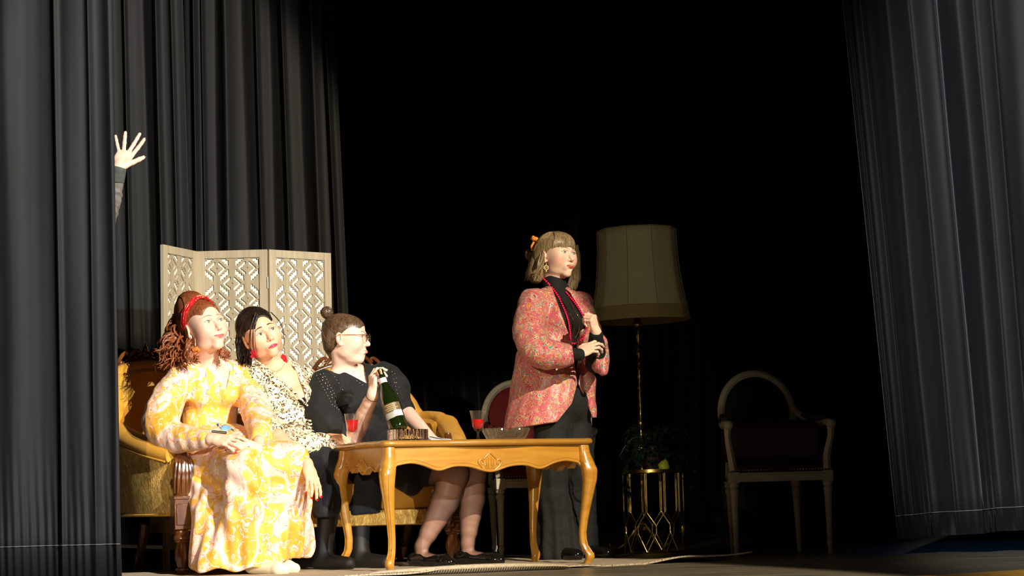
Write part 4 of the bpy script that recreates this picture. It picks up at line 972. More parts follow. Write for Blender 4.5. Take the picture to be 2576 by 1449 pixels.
class Person:
    def __init__(s, label, loc, cat='person', group=None):
        s.t = thing('person', label, cat, loc); s.inv = Matrix.Translation(-Vector(loc))
    def add(s, o, par=None, label=None):
        o.parent = par or s.t
        if par is None: o.matrix_parent_inverse = s.inv
        if label: o['label'] = label
        return o
def Rot(yaw, pitch=0, roll=0):
    return Matrix.Rotation(R(yaw), 3, 'Z') @ Matrix.Rotation(-R(pitch), 3, 'X') @ Matrix.Rotation(R(roll), 3, 'Y')
class Head:
    """face -Y, up Z in its own frame"""
    def __init__(s, c, yaw, pitch, roll, sc=1.0):
        s.R = Rot(yaw, pitch, roll); s.s = sc; s.c = Vector(c); s.T = Matrix.Translation(s.c) @ s.R.to_4x4() @ Matrix.Scale(sc, 4)
        s.Ti = s.T.inverted()
    def p(s, x, y, z): return s.T @ Vector((x, y, z))
    def e(s, sd, c, r, k=.012, op='+', rot=None):
        M = s.R if rot is None else s.R @ rot
        r = (r, r, r) if not hasattr(r, '__len__') else r
        sd.ell(s.p(*c), tuple(q * s.s for q in r), M, k * s.s, op)
    def cp(s, sd, a, b, r1, r2, k=.01): sd.cap(s.p(*a), s.p(*b), r1 * s.s, r2 * s.s, k * s.s)
    def build(s, sd, cheek=0.0, chin=1.0, smile=0.0, jaw=0.0):
        e, cp = s.e, s.cp
        e(sd, (0, .014, .036), (.075, .093, .083)); e(sd, (0, -.040, .040), (.058, .054, .052), .03)
        e(sd, (0, -.030, -.030), (.060 + jaw, .060, .080), .03)
        e(sd, (0, -.070, -.098), (.024, .021, .018 * chin), .022)
        for q in (-1, 1):
            e(sd, (q * (.042 + jaw), -.015, -.066), (.020, .034, .026), .03)
            e(sd, (q * .035, -.066, -.032), (.026, .023, .024), .035)
            if smile: e(sd, (q * .030, -.079, -.036), (.016, .012, .013), .025)
            e(sd, (q * .031, -.107, .006), (.019, .013, .012), .012, '-')
            e(sd, (q * .032, -.0765, .004), (.0175, .0150, .0135), .006)
            cp(sd, (q * .014, -.093, .021), (q * .045, -.079, .021), .0075, .005, .010)
        for q in (-1, 1): e(sd, (q * .052, -.042, -.010), (.017, .040, .040), .03)
        e(sd, (0, -.084, -.066), (.026, .018, .022), .018)
        cp(sd, (0, -.090, .012), (0, -.107, -.024), .0080, .0100, .010); e(sd, (0, -.111, -.031), (.0120, .0115, .0108), .007)
        for q in (-1, 1):
            e(sd, (q * .0125, -.098, -.036), (.0070, .0090, .0065), .005); e(sd, (q * .006, -.108, -.0425), (.0035, .0050, .0030), .002, '-')
        cp(sd, (-.013, -.098, -.066), (.013, -.098, -.066), .0055, .0055, .008)
        e(sd, (0, -.0985, -.081), (.016, .006, .004), .008, '-')
        for q in (-1, 1):
            rr = Matrix.Rotation(q * .35, 3, 'Z') @ Matrix.Rotation(-.15, 3, 'X')
            e(sd, (q * .077, .010, -.004), (.0075, .018, .031), .004, '+', rr); e(sd, (q * .0825, .007, .000), (.0050, .0095, .018), .003, '-', rr)
            e(sd, (q * .076, .002, -.030), (.0065, .009, .010), .005)
            e(sd, (q * .079, -.004, -.006), (.003, .004, .006), .003)
    def surf(s, sd, pts, off=0.0, frm=-.17):
        """project local (x,z) points on the face from the front"""
        out = []; ys = np.arange(frm, 0.02, .0008)
        for (x, z) in pts:
            L = np.array([[x, y, z, 1] for y in ys]) @ np.array(s.T).T; d = sd.ev(L[:, :3].astype(np.float32))
            i = int(np.argmax(d < 0)) if (d < 0).any() else len(ys) - 1
            out.append(s.T @ Vector((x, ys[i] - off, z)))
        return out
    def rad(s, sd, dirs, off=0.0, c0=(0, .01, .02)):
        """radial projection on a field from the middle of the skull, dirs are local"""
        out = []; c0 = Vector(c0); rs = np.arange(.25, .03, -.001)
        for d_ in dirs:
            d_ = Vector(d_).normalized(); w = np.array([list(s.T @ (c0 + d_ * r_)) for r_ in rs], np.float32)
            d = sd.ev(w); i = int(np.argmax(d < 0)) if (d < 0).any() else len(rs) - 1
            out.append(s.T @ (c0 + d_ * (rs[i] + off)))
        return out
    def face(s, sd, P, iris, lipmat, browmat, mouth='neutral', brow=0.0, browin=0.0, openm=0.0, look=(0, 0), lid=1.0, brow_r=.0021, sides=(-1, 1), liner=.0012):
        hs = SD(); hs.p = [p for p in sd.p if (Vector(p[1]) - s.c).length < .16 * s.s]
        for q in sides:
            n, m = 22, 12; loc = []; col = []; w_, up, dn = .0162, .0070 * lid, .0050 * lid
            for j in range(m + 1):
                for i in range(n + 1):
                    a = -1 + 2 * i / n; b = -1 + 2 * j / m
                    x = q * .0325 + a * w_; hgt = (up if b > 0 else dn) * (1 - abs(a) ** 2.2); z = .004 + b * hgt + .0018 * a * q
                    loc.append((x, z)); r_ = math.hypot(a * w_ - look[0], b * hgt - look[1] - .0003)
                    col.append((0.003, .003, .003, 1) if r_ < .0024 else ((*iris, 1) if r_ < .0060 else ((.06, .045, .035, 1) if r_ < .0067 else (0.80, .74, .70, 1))))
            V = s.surf(hs, loc, .0006); i = np.arange((n + 1) * (m + 1)).reshape(m + 1, n + 1)
            Q = np.stack([i[:-1, :-1], i[:-1, 1:], i[1:, 1:], i[1:, :-1]], -1).reshape(-1, 4)
            ey = P.add(np_mesh('eye', [tuple(v) for v in V], Q, M_eye, None, True, col))
            mb = MB(); mb.tube([V[m * (n + 1) + k] for k in range(0, n + 1, 2)], [.0006, liner, liner * 1.3, liner * 1.1, .0006], 6); mb.tube([V[k] for k in range(0, n + 1, 2)], [.0003, .0006, .0003], 5)
            out_ = s.surf(hs, [(q * .0325 + q * w_, .004 + .0018), (q * .0535, .0088)], .0008)
            mb.tube(out_, [.001, .0004], 5); P.add(mb.build('eyelashes', M_lash), ey)
            bp = s.surf(hs, [(q * (.013 + .039 * k), .0240 + brow + browin * (1 - k) ** 1.5 + .006 * math.sin(math.pi * min(1, k * 1.0)) - .003 * k) for k in np.linspace(0, 1, 9)], .0004)
            P.add(MB().tube(bp, [brow_r, brow_r * 1.15, brow_r, brow_r * .6, .0005], 7).build('eyebrow', browmat))
        cz = {'smile': .0065, 'neutral': .001, 'frown': -.0065, 'smirk': .004}[mouth]; hw = {'smile': .029, 'neutral': .0255, 'frown': .025, 'smirk': .026}[mouth]; z0 = -.0645
        ks = np.linspace(-1, 1, 17)
        upz = lambda k: z0 + cz * abs(k) ** 1.8 + .0034 * (1 - abs(k) ** 1.6) - .0014 * math.exp(-(k / .16) ** 2) + openm * .4
        dnz = lambda k: z0 + cz * abs(k) ** 1.8 - .0042 * (1 - abs(k) ** 1.8) - openm
        ru = [.0008 + .0034 * (1 - abs(k) ** 1.5) - .0006 * math.exp(-(k / .16) ** 2) for k in ks]; rd = [.0008 + .0043 * (1 - abs(k) ** 1.6) for k in ks]
        mb = MB(); mb.tube(s.surf(hs, [(k * hw, upz(k)) for k in ks], -.0012), [r_ * s.s for r_ in ru], 10); mb.tube(s.surf(hs, [(k * hw * .97, dnz(k)) for k in ks], -.0014), [r_ * s.s for r_ in rd], 10)
        lp = P.add(mb.build('lips', lipmat))
        mb = MB(); mb.tube(s.surf(hs, [(k * hw * .98, (upz(k) + dnz(k)) / 2 + .0002) for k in ks], .0014 if not openm else .0004), [.0003, .0007 + openm * .5, .0008 + openm * .8, .0007 + openm * .5, .0003], 6); P.add(mb.build('mouth_line', M_lash if not openm else M_phone), lp)
        if openm: P.add(MB().tube(s.surf(hs, [(k * hw * .6, upz(k) - .002) for k in ks], .0010), [.0006, .0016, .0006], 6).build('teeth', M_paper), lp)
def skin_col(base, heads=()):
    def f(V):
        C = np.ones((len(V), 4), np.float32); C[:, :3] = base
        for h, blush, bcol in heads:
            L = (np.c_[V, np.ones(len(V))] @ np.array(h.Ti).T)[:, :3]
            for q in (-1, 1):
                d = ((L - np.array((q * .046, -.070, -.028))) / np.array((.026, .03, .020))); w = np.exp(-(d ** 2).sum(1)) * blush
                C[:, :3] = C[:, :3] * (1 - w[:, None]) + np.array(bcol) * w[:, None]
                d = ((L - np.array((q * .032, -.09, .0135))) / np.array((.016, .03, .007))); w = np.exp(-(d ** 2).sum(1)) * .45
                C[:, :3] = C[:, :3] * (1 - w[:, None]) + np.array((.45, .22, .13)) * w[:, None]
        return C
    return f
def hand(sd, wrist, fdir, nrm, ts, curls=((.3, .4, .3),) * 4, sc=1.0, spread=(.12, .03, -.05, -.14), thumb=(.75, .65, -.25), tcurl=.35, k=.0045):
    """returns finger tips [(pos, dir, back normal)] index..little, thumb"""
    Y = Vector(fdir).normalized(); Z = Vector(nrm); Z = (Z - Y * Z.dot(Y)).normalized(); X = Y.cross(Z) * ts; w = Vector(wrist)
    q = lambda x, y, z=0.0: w + (X * x + Y * y + Z * z) * sc
    M = Matrix((X, Y, Z)).transposed()
    sd.ell(q(0, .050, -.002), (.037 * sc, .046 * sc, .0145 * sc), M, .012); sd.cap(q(0, -.01), q(0, .02), .0235 * sc, .024 * sc, .015)
    sd.ell(q(.024, .030, -.008), (.015 * sc, .030 * sc, .014 * sc), M @ Matrix.Rotation(-.3, 3, 'Z'), .01)
    tips = []
    for i, (bx, by, ls) in enumerate(((.028, .086, (.043, .026, .021)), (.0095, .091, (.047, .030, .022)), (-.0095, .087, (.043, .028, .021)), (-.027, .078, (.034, .021, .018)))):
        p = q(bx, by, .001); sd.cap(q(bx * .55, .02), p, .0105 * sc, .0098 * sc, .008)
        d = Y * math.cos(spread[i]) + X * math.sin(spread[i]); n_ = Z.copy(); r_ = .0090 if i < 3 else .0080
        for j, L in enumerate(ls):
            a = curls[i][j]; d2 = d * math.cos(a) - n_ * math.sin(a); n_ = n_ * math.cos(a) + d * math.sin(a); d = d2
            p2 = p + d * L * sc; sd.cap(p, p2, (r_ - .0006 * j) * sc, (r_ - .0006 * (j + 1)) * sc, k); p = p2
        tips.append((p, d.copy(), n_.copy()))
    d = (X * thumb[0] + Y * thumb[1] + Z * thumb[2]).normalized(); p = q(.020, .018, -.006); n_ = (Z * .6 + X * .6).normalized(); n_ = (n_ - d * n_.dot(d)).normalized()
    d_in = (Y * .9 - X * .35 - Z * .3).normalized()
    for j, (L, ra, rb) in enumerate(((.040, .0125, .0108), (.030, .0108, .0098), (.024, .0098, .0080))):
        p2 = p + d * L * sc; sd.cap(p, p2, ra * sc, rb * sc, .006); p = p2; d = (d * (1 - tcurl * .5) + d_in * tcurl).normalized()
    tips.append((p, d, n_)); return tips
def nails(P, body, tips, mat, sc=1.0, lab=None, ln=.0075):
    for (p, d, n_) in tips:
        M = Matrix((d.cross(n_), d, n_)).transposed()
        o = P.add(MB().ball(p + d * .002 * sc + n_ * .0052 * sc, (.0052 * sc, ln * sc, .0018 * sc), M, 6).build('nail', mat), body)
def body_obj(P, sd, fine, col, h=.006, hf=.0025, name='body'):
    def inside(V, b): return ((V > np.array(b[0])) & (V < np.array(b[1]))).all(1)
    Vs, Qs = [], []; base = 0
    V, Q = sd.net(h); V = relax(V, Q, 1); ins = np.zeros(len(V), bool)
    for b in fine: ins |= inside(V, b)
    Q = Q[~ins[Q].all(1)]; Vs.append(V); Qs.append(Q); base = len(V)
    for b in fine:
        v, q = sd.net(hf, np.array(b[0]), np.array(b[1])); i_ = inside(v, b); q = q[i_[q].any(1)]; Vs.append(v); Qs.append(q + base); base += len(v)
    V = np.concatenate(Vs); Q = np.concatenate(Qs); use = np.unique(Q); mp = np.full(len(V), -1, np.int64); mp[use] = np.arange(len(use)); V = V[use]; Q = mp[Q]
    return P.add(np_mesh(name, V, Q, M_skin, None, True, col(V)))
def box3(c, r): c = Vector(c); r = (r, r, r) if not hasattr(r, '__len__') else r; return (tuple(c[i] - r[i] for i in range(3)), tuple(c[i] + r[i] for i in range(3)))
def frame(c, yaw): # torso frame
    return Matrix.Translation(Vector(c)) @ Matrix.Rotation(R(yaw), 4, 'Z')
def vneck(sd, M, z0, slope, roll=0.0, k=.006, xoff=0.0, zcap=.3):
    Mi = np.array((M @ Matrix.Rotation(R(roll), 4, 'Y')).inverted(), np.float32)
    def f(P):
        L = P @ Mi[:3, :3].T + Mi[:3, 3]
        return np.maximum(np.maximum((np.abs(L[:, 0] - xoff) - slope * (L[:, 2] - z0)) * .75, L[:, 1] - .01), L[:, 2] - zcap).astype(np.float32)
    sd.fn(f, '-', c=tuple(M.translation), rad=.4, k=k)
def wrinkle(sd, amp, waves):
    """waves: list of (kx,ky,kz,phase) cycles per metre"""
    ks = np.array([w_[:3] for w_ in waves], np.float32) * 6.283; ph = np.array([w_[3] for w_ in waves], np.float32)
    def f(P):
        wob = np.sin(P @ np.array((11., 7., 9.), np.float32))[:, None] * .9
        s_ = np.sin(P @ ks.T + ph + wob); return (-(np.maximum(s_, -.4) ** 1).mean(1) * amp).astype(np.float32)
    sd.fn(f)
def locks(P, name, H, base, paths, mat, r=.005, off=.0, par=None, c0=(0, .01, .02), n=10, flat=.6, jit=0.0):
    """hair locks lying on a field: each path is a list of local directions"""
    mb = MB(); rnd = random.Random(len(paths))
    for ds in paths:
        D_ = crom([Vector(d).normalized() for d in ds], max(2, n // max(1, len(ds) - 1)))
        pts = H.rad(base, D_, off, c0); mb.tube(pts, [r * .35 * H.s, r * H.s * rnd.uniform(.8, 1.2), r * H.s, r * .5 * H.s], 6)
    return P.add(mb.build(name, mat), par)
def tubes(P, name, paths, mat, par=None, sm=6, sides=6):
    mb = MB()
    for pts, rad in paths: mb.tube(pts, rad, sides, sm)
    return P.add(mb.build(name, mat), par)
def near(sd, c, r): o = SD(); o.p = [p for p in sd.p if (Vector(p[1]) - Vector(c)).length < r]; return o

# ------------------------------------------------------------------ woman in yellow
def woman_yellow():
    P = Person('smiling seated person with auburn curls and red headband in a yellow paisley dress', (W(560, 1200, 9.9).x, 9.9, 0))
    H = Head(W(511, 826, 9.85), 42, 13, -9, 1.13); sd = SD(); H.build(sd, smile=1, jaw=-.003)
    ch = W(528, 985, 9.98); T = frame(ch, 20)
    sd.chain([H.p(0, .022, -.055), W(528, 925, 9.97)], [.062, .058], .02)
    sd.ell(ch, (.145, .10, .165), T, .04); sd.ell(T @ Vector((0, -.035, .055)), (.115, .075, .09), T, .04)
    sR, sL = W(455, 945, 9.88), W(598, 936, 10.03); sd.cap(sR, sL, .042, .042, .03)
    for q in (-1, 1): sd.ell(T @ Vector((q * .062, -.082, -.015)), (.062, .055, .06), T, .03)
    sd.ell(W(522, 1080, 9.98), (.125, .095, .12), T, .05); sd.ell(W(530, 1150, 9.98), (.16, .13, .11), T, .05)
    eR, wR = W(415, 1085, 9.70), W(530, 1106, 9.47); sd.chain([sR, eR, wR], [.05, .042, .025], .02)
    eL, wL = W(658, 1075, 9.72), W(650, 1112, 9.50); sd.chain([sL, eL, wL], [.05, .040, .024], .02)
    kR, kL = W(620, 1180, 9.45), W(735, 1160, 9.50)
    sd.chain([W(500, 1150, 9.95), kR, W(620, 1410, 9.62)], [.085, .062, .038], .02); sd.chain([W(570, 1140, 10.0), kL, W(715, 1400, 9.70)], [.085, .062, .038], .02)
    fd = W(640, 1107, 9.36) - wR
    cr_ = ((.55, .35, .2), (.6, .4, .2), (.65, .42, .2), (.7, .45, .2))
    tR = hand(sd, wR + fd.normalized() * .010, fd + Vector((0, 0, -.010)), Vector((0.12, -.78, .60)), -1, ((.18, .30, .20), (.20, .32, .20), (.22, .32, .20), (.25, .32, .20)), .98, thumb=(.3, .9, -.6), spread=(.06, -.04, -.14, -.26))
    tL = hand(sd, W(646, 1126, 9.44), W(588, 1134, 9.41) - W(646, 1126, 9.44), Vector((0, -.85, -.35)), 1, ((.35, .6, .4),) * 4, .88, thumb=(.4, .8, -.6)); sd.cap(wL, W(646, 1126, 9.44), .026, .022, .01)
    body = body_obj(P, sd, [box3(H.c, (.17, .19, .19)), box3(W(588, 1120, 9.42), (.13, .12, .065))], skin_col((0.86, 0.55, 0.40), [(H, .55, (.85, .22, .15))]))
    body['label'] = 'fair skinned body with hands clasped on the lap'
    nails(P, body, tR[:4], M_nail_red, 1.0); nails(P, body, tL[:4], M_nail_red, 1.1)
    H.face(sd, P, (.30, .36, .22), M_lip_pink, M_brow_r, 'smile', brow=.003, brow_r=.0015, lid=.9, look=(.0015, .0008))
    # dress bodice and sleeves
    d = SD(); c2 = ch
    d.ell(ch, (.155, .112, .175), T, .05); d.ell(T @ Vector((0, -.035, .055)), (.12, .082, .092), T, .04); d.cap(sR, sL, .058, .058, .03)
    for q in (-1, 1): d.ell(T @ Vector((q * .064, -.088, -.015)), (.068, .060, .066), T, .035)
    d.ell(W(524, 1070, 9.98), (.135, .105, .10), T, .05)
    d.chain([sR + Vector((.01, 0, -.01)), W(430, 990, 9.82), W(405, 1060, 9.72), W(430, 1098, 9.66), W(480, 1105, 9.57), W(522, 1106, 9.49)], [.060, .078, .090, .078, .058, .034], .03, 4)
    d.chain([sL + Vector((-.01, 0, -.01)), W(630, 1000, 9.92), W(652, 1060, 9.76), W(656, 1092, 9.62), W(648, 1110, 9.55)], [.058, .070, .072, .060, .042], .03, 4)
    d.cap(W(660, 1085, 9.70), W(690, 1118, 9.62), .045, .028, .03)
    wrinkle(d, .0065, [(9, 5, 3, 0), (14, -6, 2, 1), (5, 9, -7, 2), (19, 3, 4, .5)])
    d.prism([(484, 885), (580, 885), (577, 940), (569, 978)], 9.93, 9.9)
    o = P.add(sd_obj('dress_bodice', d, .0055, M_dress)); o['label'] = 'yellow paisley bodice with wide gathered sleeves'
    # skirt
    d = SD(); k = .05
    d.chain([W(515, 1135, 9.98), kR, W(608, 1420, 9.52)], [.14, .10, .115], k); d.chain([W(575, 1130, 10.02), kL, W(718, 1370, 9.62)], [.13, .085, .085], k)
    d.chain([W(545, 1130, 9.9), W(675, 1165, 9.5), W(668, 1410, 9.56)], [.12, .085, .11], .06)
    d.chain([W(500, 1175, 9.74), W(540, 1320, 9.58), W(545, 1425, 9.52)], [.085, .10, .125], .06)
    d.cap(W(740, 1200, 9.6), W(742, 1370, 9.74), .07, .085, .05)
    C0 = W(640, 1250, 9.62)
    def pleat(Pt):
        a = np.arctan2(Pt[:, 1] - (C0.y + .12), Pt[:, 0] - C0.x); g = np.clip((.60 - Pt[:, 2]) / .5, 0, 1)
        s_ = np.sin(a * 15 + 2.2 * np.sin(Pt[:, 2] * 5 + a * 2)) + .5 * np.sin(a * 31 + 4 * Pt[:, 2])
        return (-s_ * (.002 + .0105 * g) * .8).astype(np.float32)
    d.fn(pleat)
    def diag(Pt): # folds running down from the lap
        q = (Pt[:, 0] * .6 + Pt[:, 2] * .9) ; g = np.exp(-((Pt[:, 2] - .42) / .15) ** 2); return (-.006 * g * np.sin(q * 55 + 2 * np.sin(Pt[:, 0] * 9))).astype(np.float32)
    d.fn(diag)
    # slanted hem
    def hem(Pt): return (Pt[:, 2] - (.028 + .055 * np.clip((Pt[:, 0] + 1.20) / .25, 0, 1) + .010 * np.sin(Pt[:, 0] * 40))).astype(np.float32)
    d.fn(hem, '-', c=tuple(C0), rad=3, k=.004)
    o = P.add(sd_obj('dress_skirt', d, .0065, M_dress)); o['label'] = 'long yellow paisley skirt falling to the floor'
    tubes(P, 'waist_seam', [([W(470, 1072, 9.86), W(520, 1078, 9.86), W(575, 1070, 9.90)], [.004, .005, .004])], M_dress)
    # shoes
    for a, b in ((W(650, 1428, 9.50), W(700, 1428, 9.42)), (W(695, 1425, 9.60), W(725, 1424, 9.55))):
        s_ = SD(); s_.chain([a + Vector((-.03, 0, .012 - a.z + .03)), b + Vector((0, 0, .012 - b.z + .018)), b + Vector((.03, 0, -b.z + .024))], [.036, .034, .026], .03); s_.half((0, 0, .004), (0, 0, -1)); P.add(sd_obj('shoe', s_, .004, M_shoe_b))['label'] = 'cream flat shoe'
    # hair
    hb = SD(); H.e(hb, (0, .030, .052), (.083, .090, .078), .02); H.e(hb, (0, -.036, .048), (.064, .064, .058), .03); H.e(hb, (0, .045, .118), (.060, .068, .060), .03); H.e(hb, (0, .09, .09), (.05, .05, .06), .03)
    H.e(hb, (0, .075, .0), (.075, .06, .09), .02); H.e(hb, (0, -.115, -.018), (.062, .076, .094), .006, '-')
    H.e(hb, (-.082, -.012, -.035), (.022, .030, .045), .006, '-'); H.e(hb, (.082, -.012, -.035), (.022, .03, .045), .006, '-')
    ho = P.add(sd_obj('hair', hb, .0035, M_hair_red)); ho['label'] = 'auburn bouffant updo with loose curls'
    pth = [[(math.sin(a) * 1, -.75 * math.cos(a * .8), .95 if abs(a) < 1.2 else .6), (math.sin(a) * .5, .1, 1.4), (math.sin(a) * .2, .9, 1.2)] for a in np.linspace(-1.5, 1.5, 30)]
    pth += [[(q, -.25 + .2 * k_, .35 - .1 * k_), (q * .9, .5, .5), (q * .3, 1, .8)] for q in (-1, 1) for k_ in np.linspace(0, 2, 7)]
    locks(P, 'hair_locks', H, hb, pth, M_hair_red, .0055, -.001, ho)
    rnd = random.Random(4); cur = []
    def curl(a, b, r_, turns, th):
        a, b = Vector(a), Vector(b); ax = (b - a); L = ax.length; ax.normalize(); u_ = ax.orthogonal().normalized(); v_ = ax.cross(u_); ph = rnd.random() * 6
        n = int(turns * 9) + 4; pts = [a.lerp(b, i / n) + (u_ * math.cos(ph + 6.28 * turns * i / n) + v_ * math.sin(ph + 6.28 * turns * i / n)) * r_ * min(1, i / 4 + .2) for i in range(n + 1)]
        cur.append((pts, [th * .6, th, th, th * .3]))
    for k_ in range(95):
        s0 = (W(rnd.uniform(430, 478), rnd.uniform(790, 850), rnd.uniform(9.86, 10.02))); s1 = W(rnd.uniform(388, 470), rnd.uniform(880, 935), rnd.uniform(9.74, 9.92)); curl(s0, s1, rnd.uniform(.008, .018), rnd.uniform(1.4, 3.0), rnd.uniform(.003, .0055))
    for k_ in range(30): curl(W(rnd.uniform(468, 480), rnd.uniform(850, 870), 9.78), W(rnd.uniform(476, 500), rnd.uniform(900, 922), 9.74), .012, 2.0, .0042)
    for k_ in range(20): curl(W(rnd.uniform(545, 560), rnd.uniform(872, 884), 9.86), W(rnd.uniform(556, 580), rnd.uniform(894, 908), 9.82), .011, 1.8, .0040)
    for k_ in range(26): curl(W(rnd.uniform(450, 470), rnd.uniform(760, 820), 9.9), W(rnd.uniform(400, 440), rnd.uniform(850, 900), 9.9), .022, 1.3, .0014)
    hb2 = SD(); hb2.chain([W(462, 800, 9.95), W(442, 860, 9.92), W(428, 905, 9.90)], [.050, .070, .055], .03); P.add(sd_obj('hair_mass', hb2, .006, M_hair_red), ho)
    tubes(P, 'curls', cur, M_hair_red, ho, 2)
    # headband
    dirs = [(math.cos(a) * 1.0, -.56 * math.sin(a) + .12, math.sin(a) * 1.25 + .02) for a in np.linspace(-.12, math.pi + .12, 40)]
    pts = H.rad(hb, dirs, .003); pp = [p for p in pts]
    up = (pp[0] - H.p(0, .01, .02)).normalized(); band = P.add(MB().tube(pp, [.014, .026, .032, .034, .032, .026, .014], 14, 0, .24, up).build('headband', M_band)); band['label'] = 'red satin headband with gold threads'
    tubes(P, 'band_twist', [(([p + (p - H.c).normalized() * .005 + H.R @ Vector((0, .012 * math.sin(i * .45 + f__), 0)) for i, p in enumerate(pp)]), [.003, .005, .005, .003]) for f__ in (0, 2.1, 4.2)], M_band, band, 0)
    for (x, y, D_) in ((492, 872, 9.74), (566, 880, 9.98)):
        er = P.add(MB().tube([W(x - 1, y - 22, D_), W(x, y - 2, D_)], [.0012, .0020], 6).build('earring', M_silv)); mb = MB()
        for q in range(9): mb.ball(W(x + 1, y + 12, D_) + Vector((rnd.uniform(-.012, .012), rnd.uniform(-.008, .008), rnd.uniform(-.018, .016))), (.009, .004, .009), Matrix.Rotation(rnd.random() * 3, 3, 'Y'), 5)
        P.add(mb.build('orange_flower', M_orangef), er)
woman_yellow()
# things in her hands
tp = thing('phone', 'dark phone held on the lap of the person in yellow', 'phone', W(551, 1087, 9.48)); o = MB().box((-.035, -.004, -.006), (.035, .008, .006), Matrix.Rotation(.12, 4, 'Y')).build('phone_body', M_phone, tp, bevel=.003)
tp = thing('tissue', 'crumpled pale blue tissue held above the phone by the person in yellow', 'tissue', W(567, 1077, 9.46)); V = []
for i in range(13):
    for j in range(7):
        u, v = i / 12 - .5, j / 6 - .5; V.append((u * .078, v * .03 + .004 * math.sin(9 * u), -.022 * u + .010 * math.sin(7 * u + 3 * v) + .5 * v * .02 + (.018 if i == 1 else 0) * (1 - abs(v))))
i_ = np.arange(91).reshape(13, 7); o = np_mesh('tissue_sheet', V, np.stack([i_[:-1, :-1], i_[:-1, 1:], i_[1:, 1:], i_[1:, :-1]], -1).reshape(-1, 4), M_tissue, tp); md = o.modifiers.new('s', 'SOLIDIFY'); md.thickness = .002

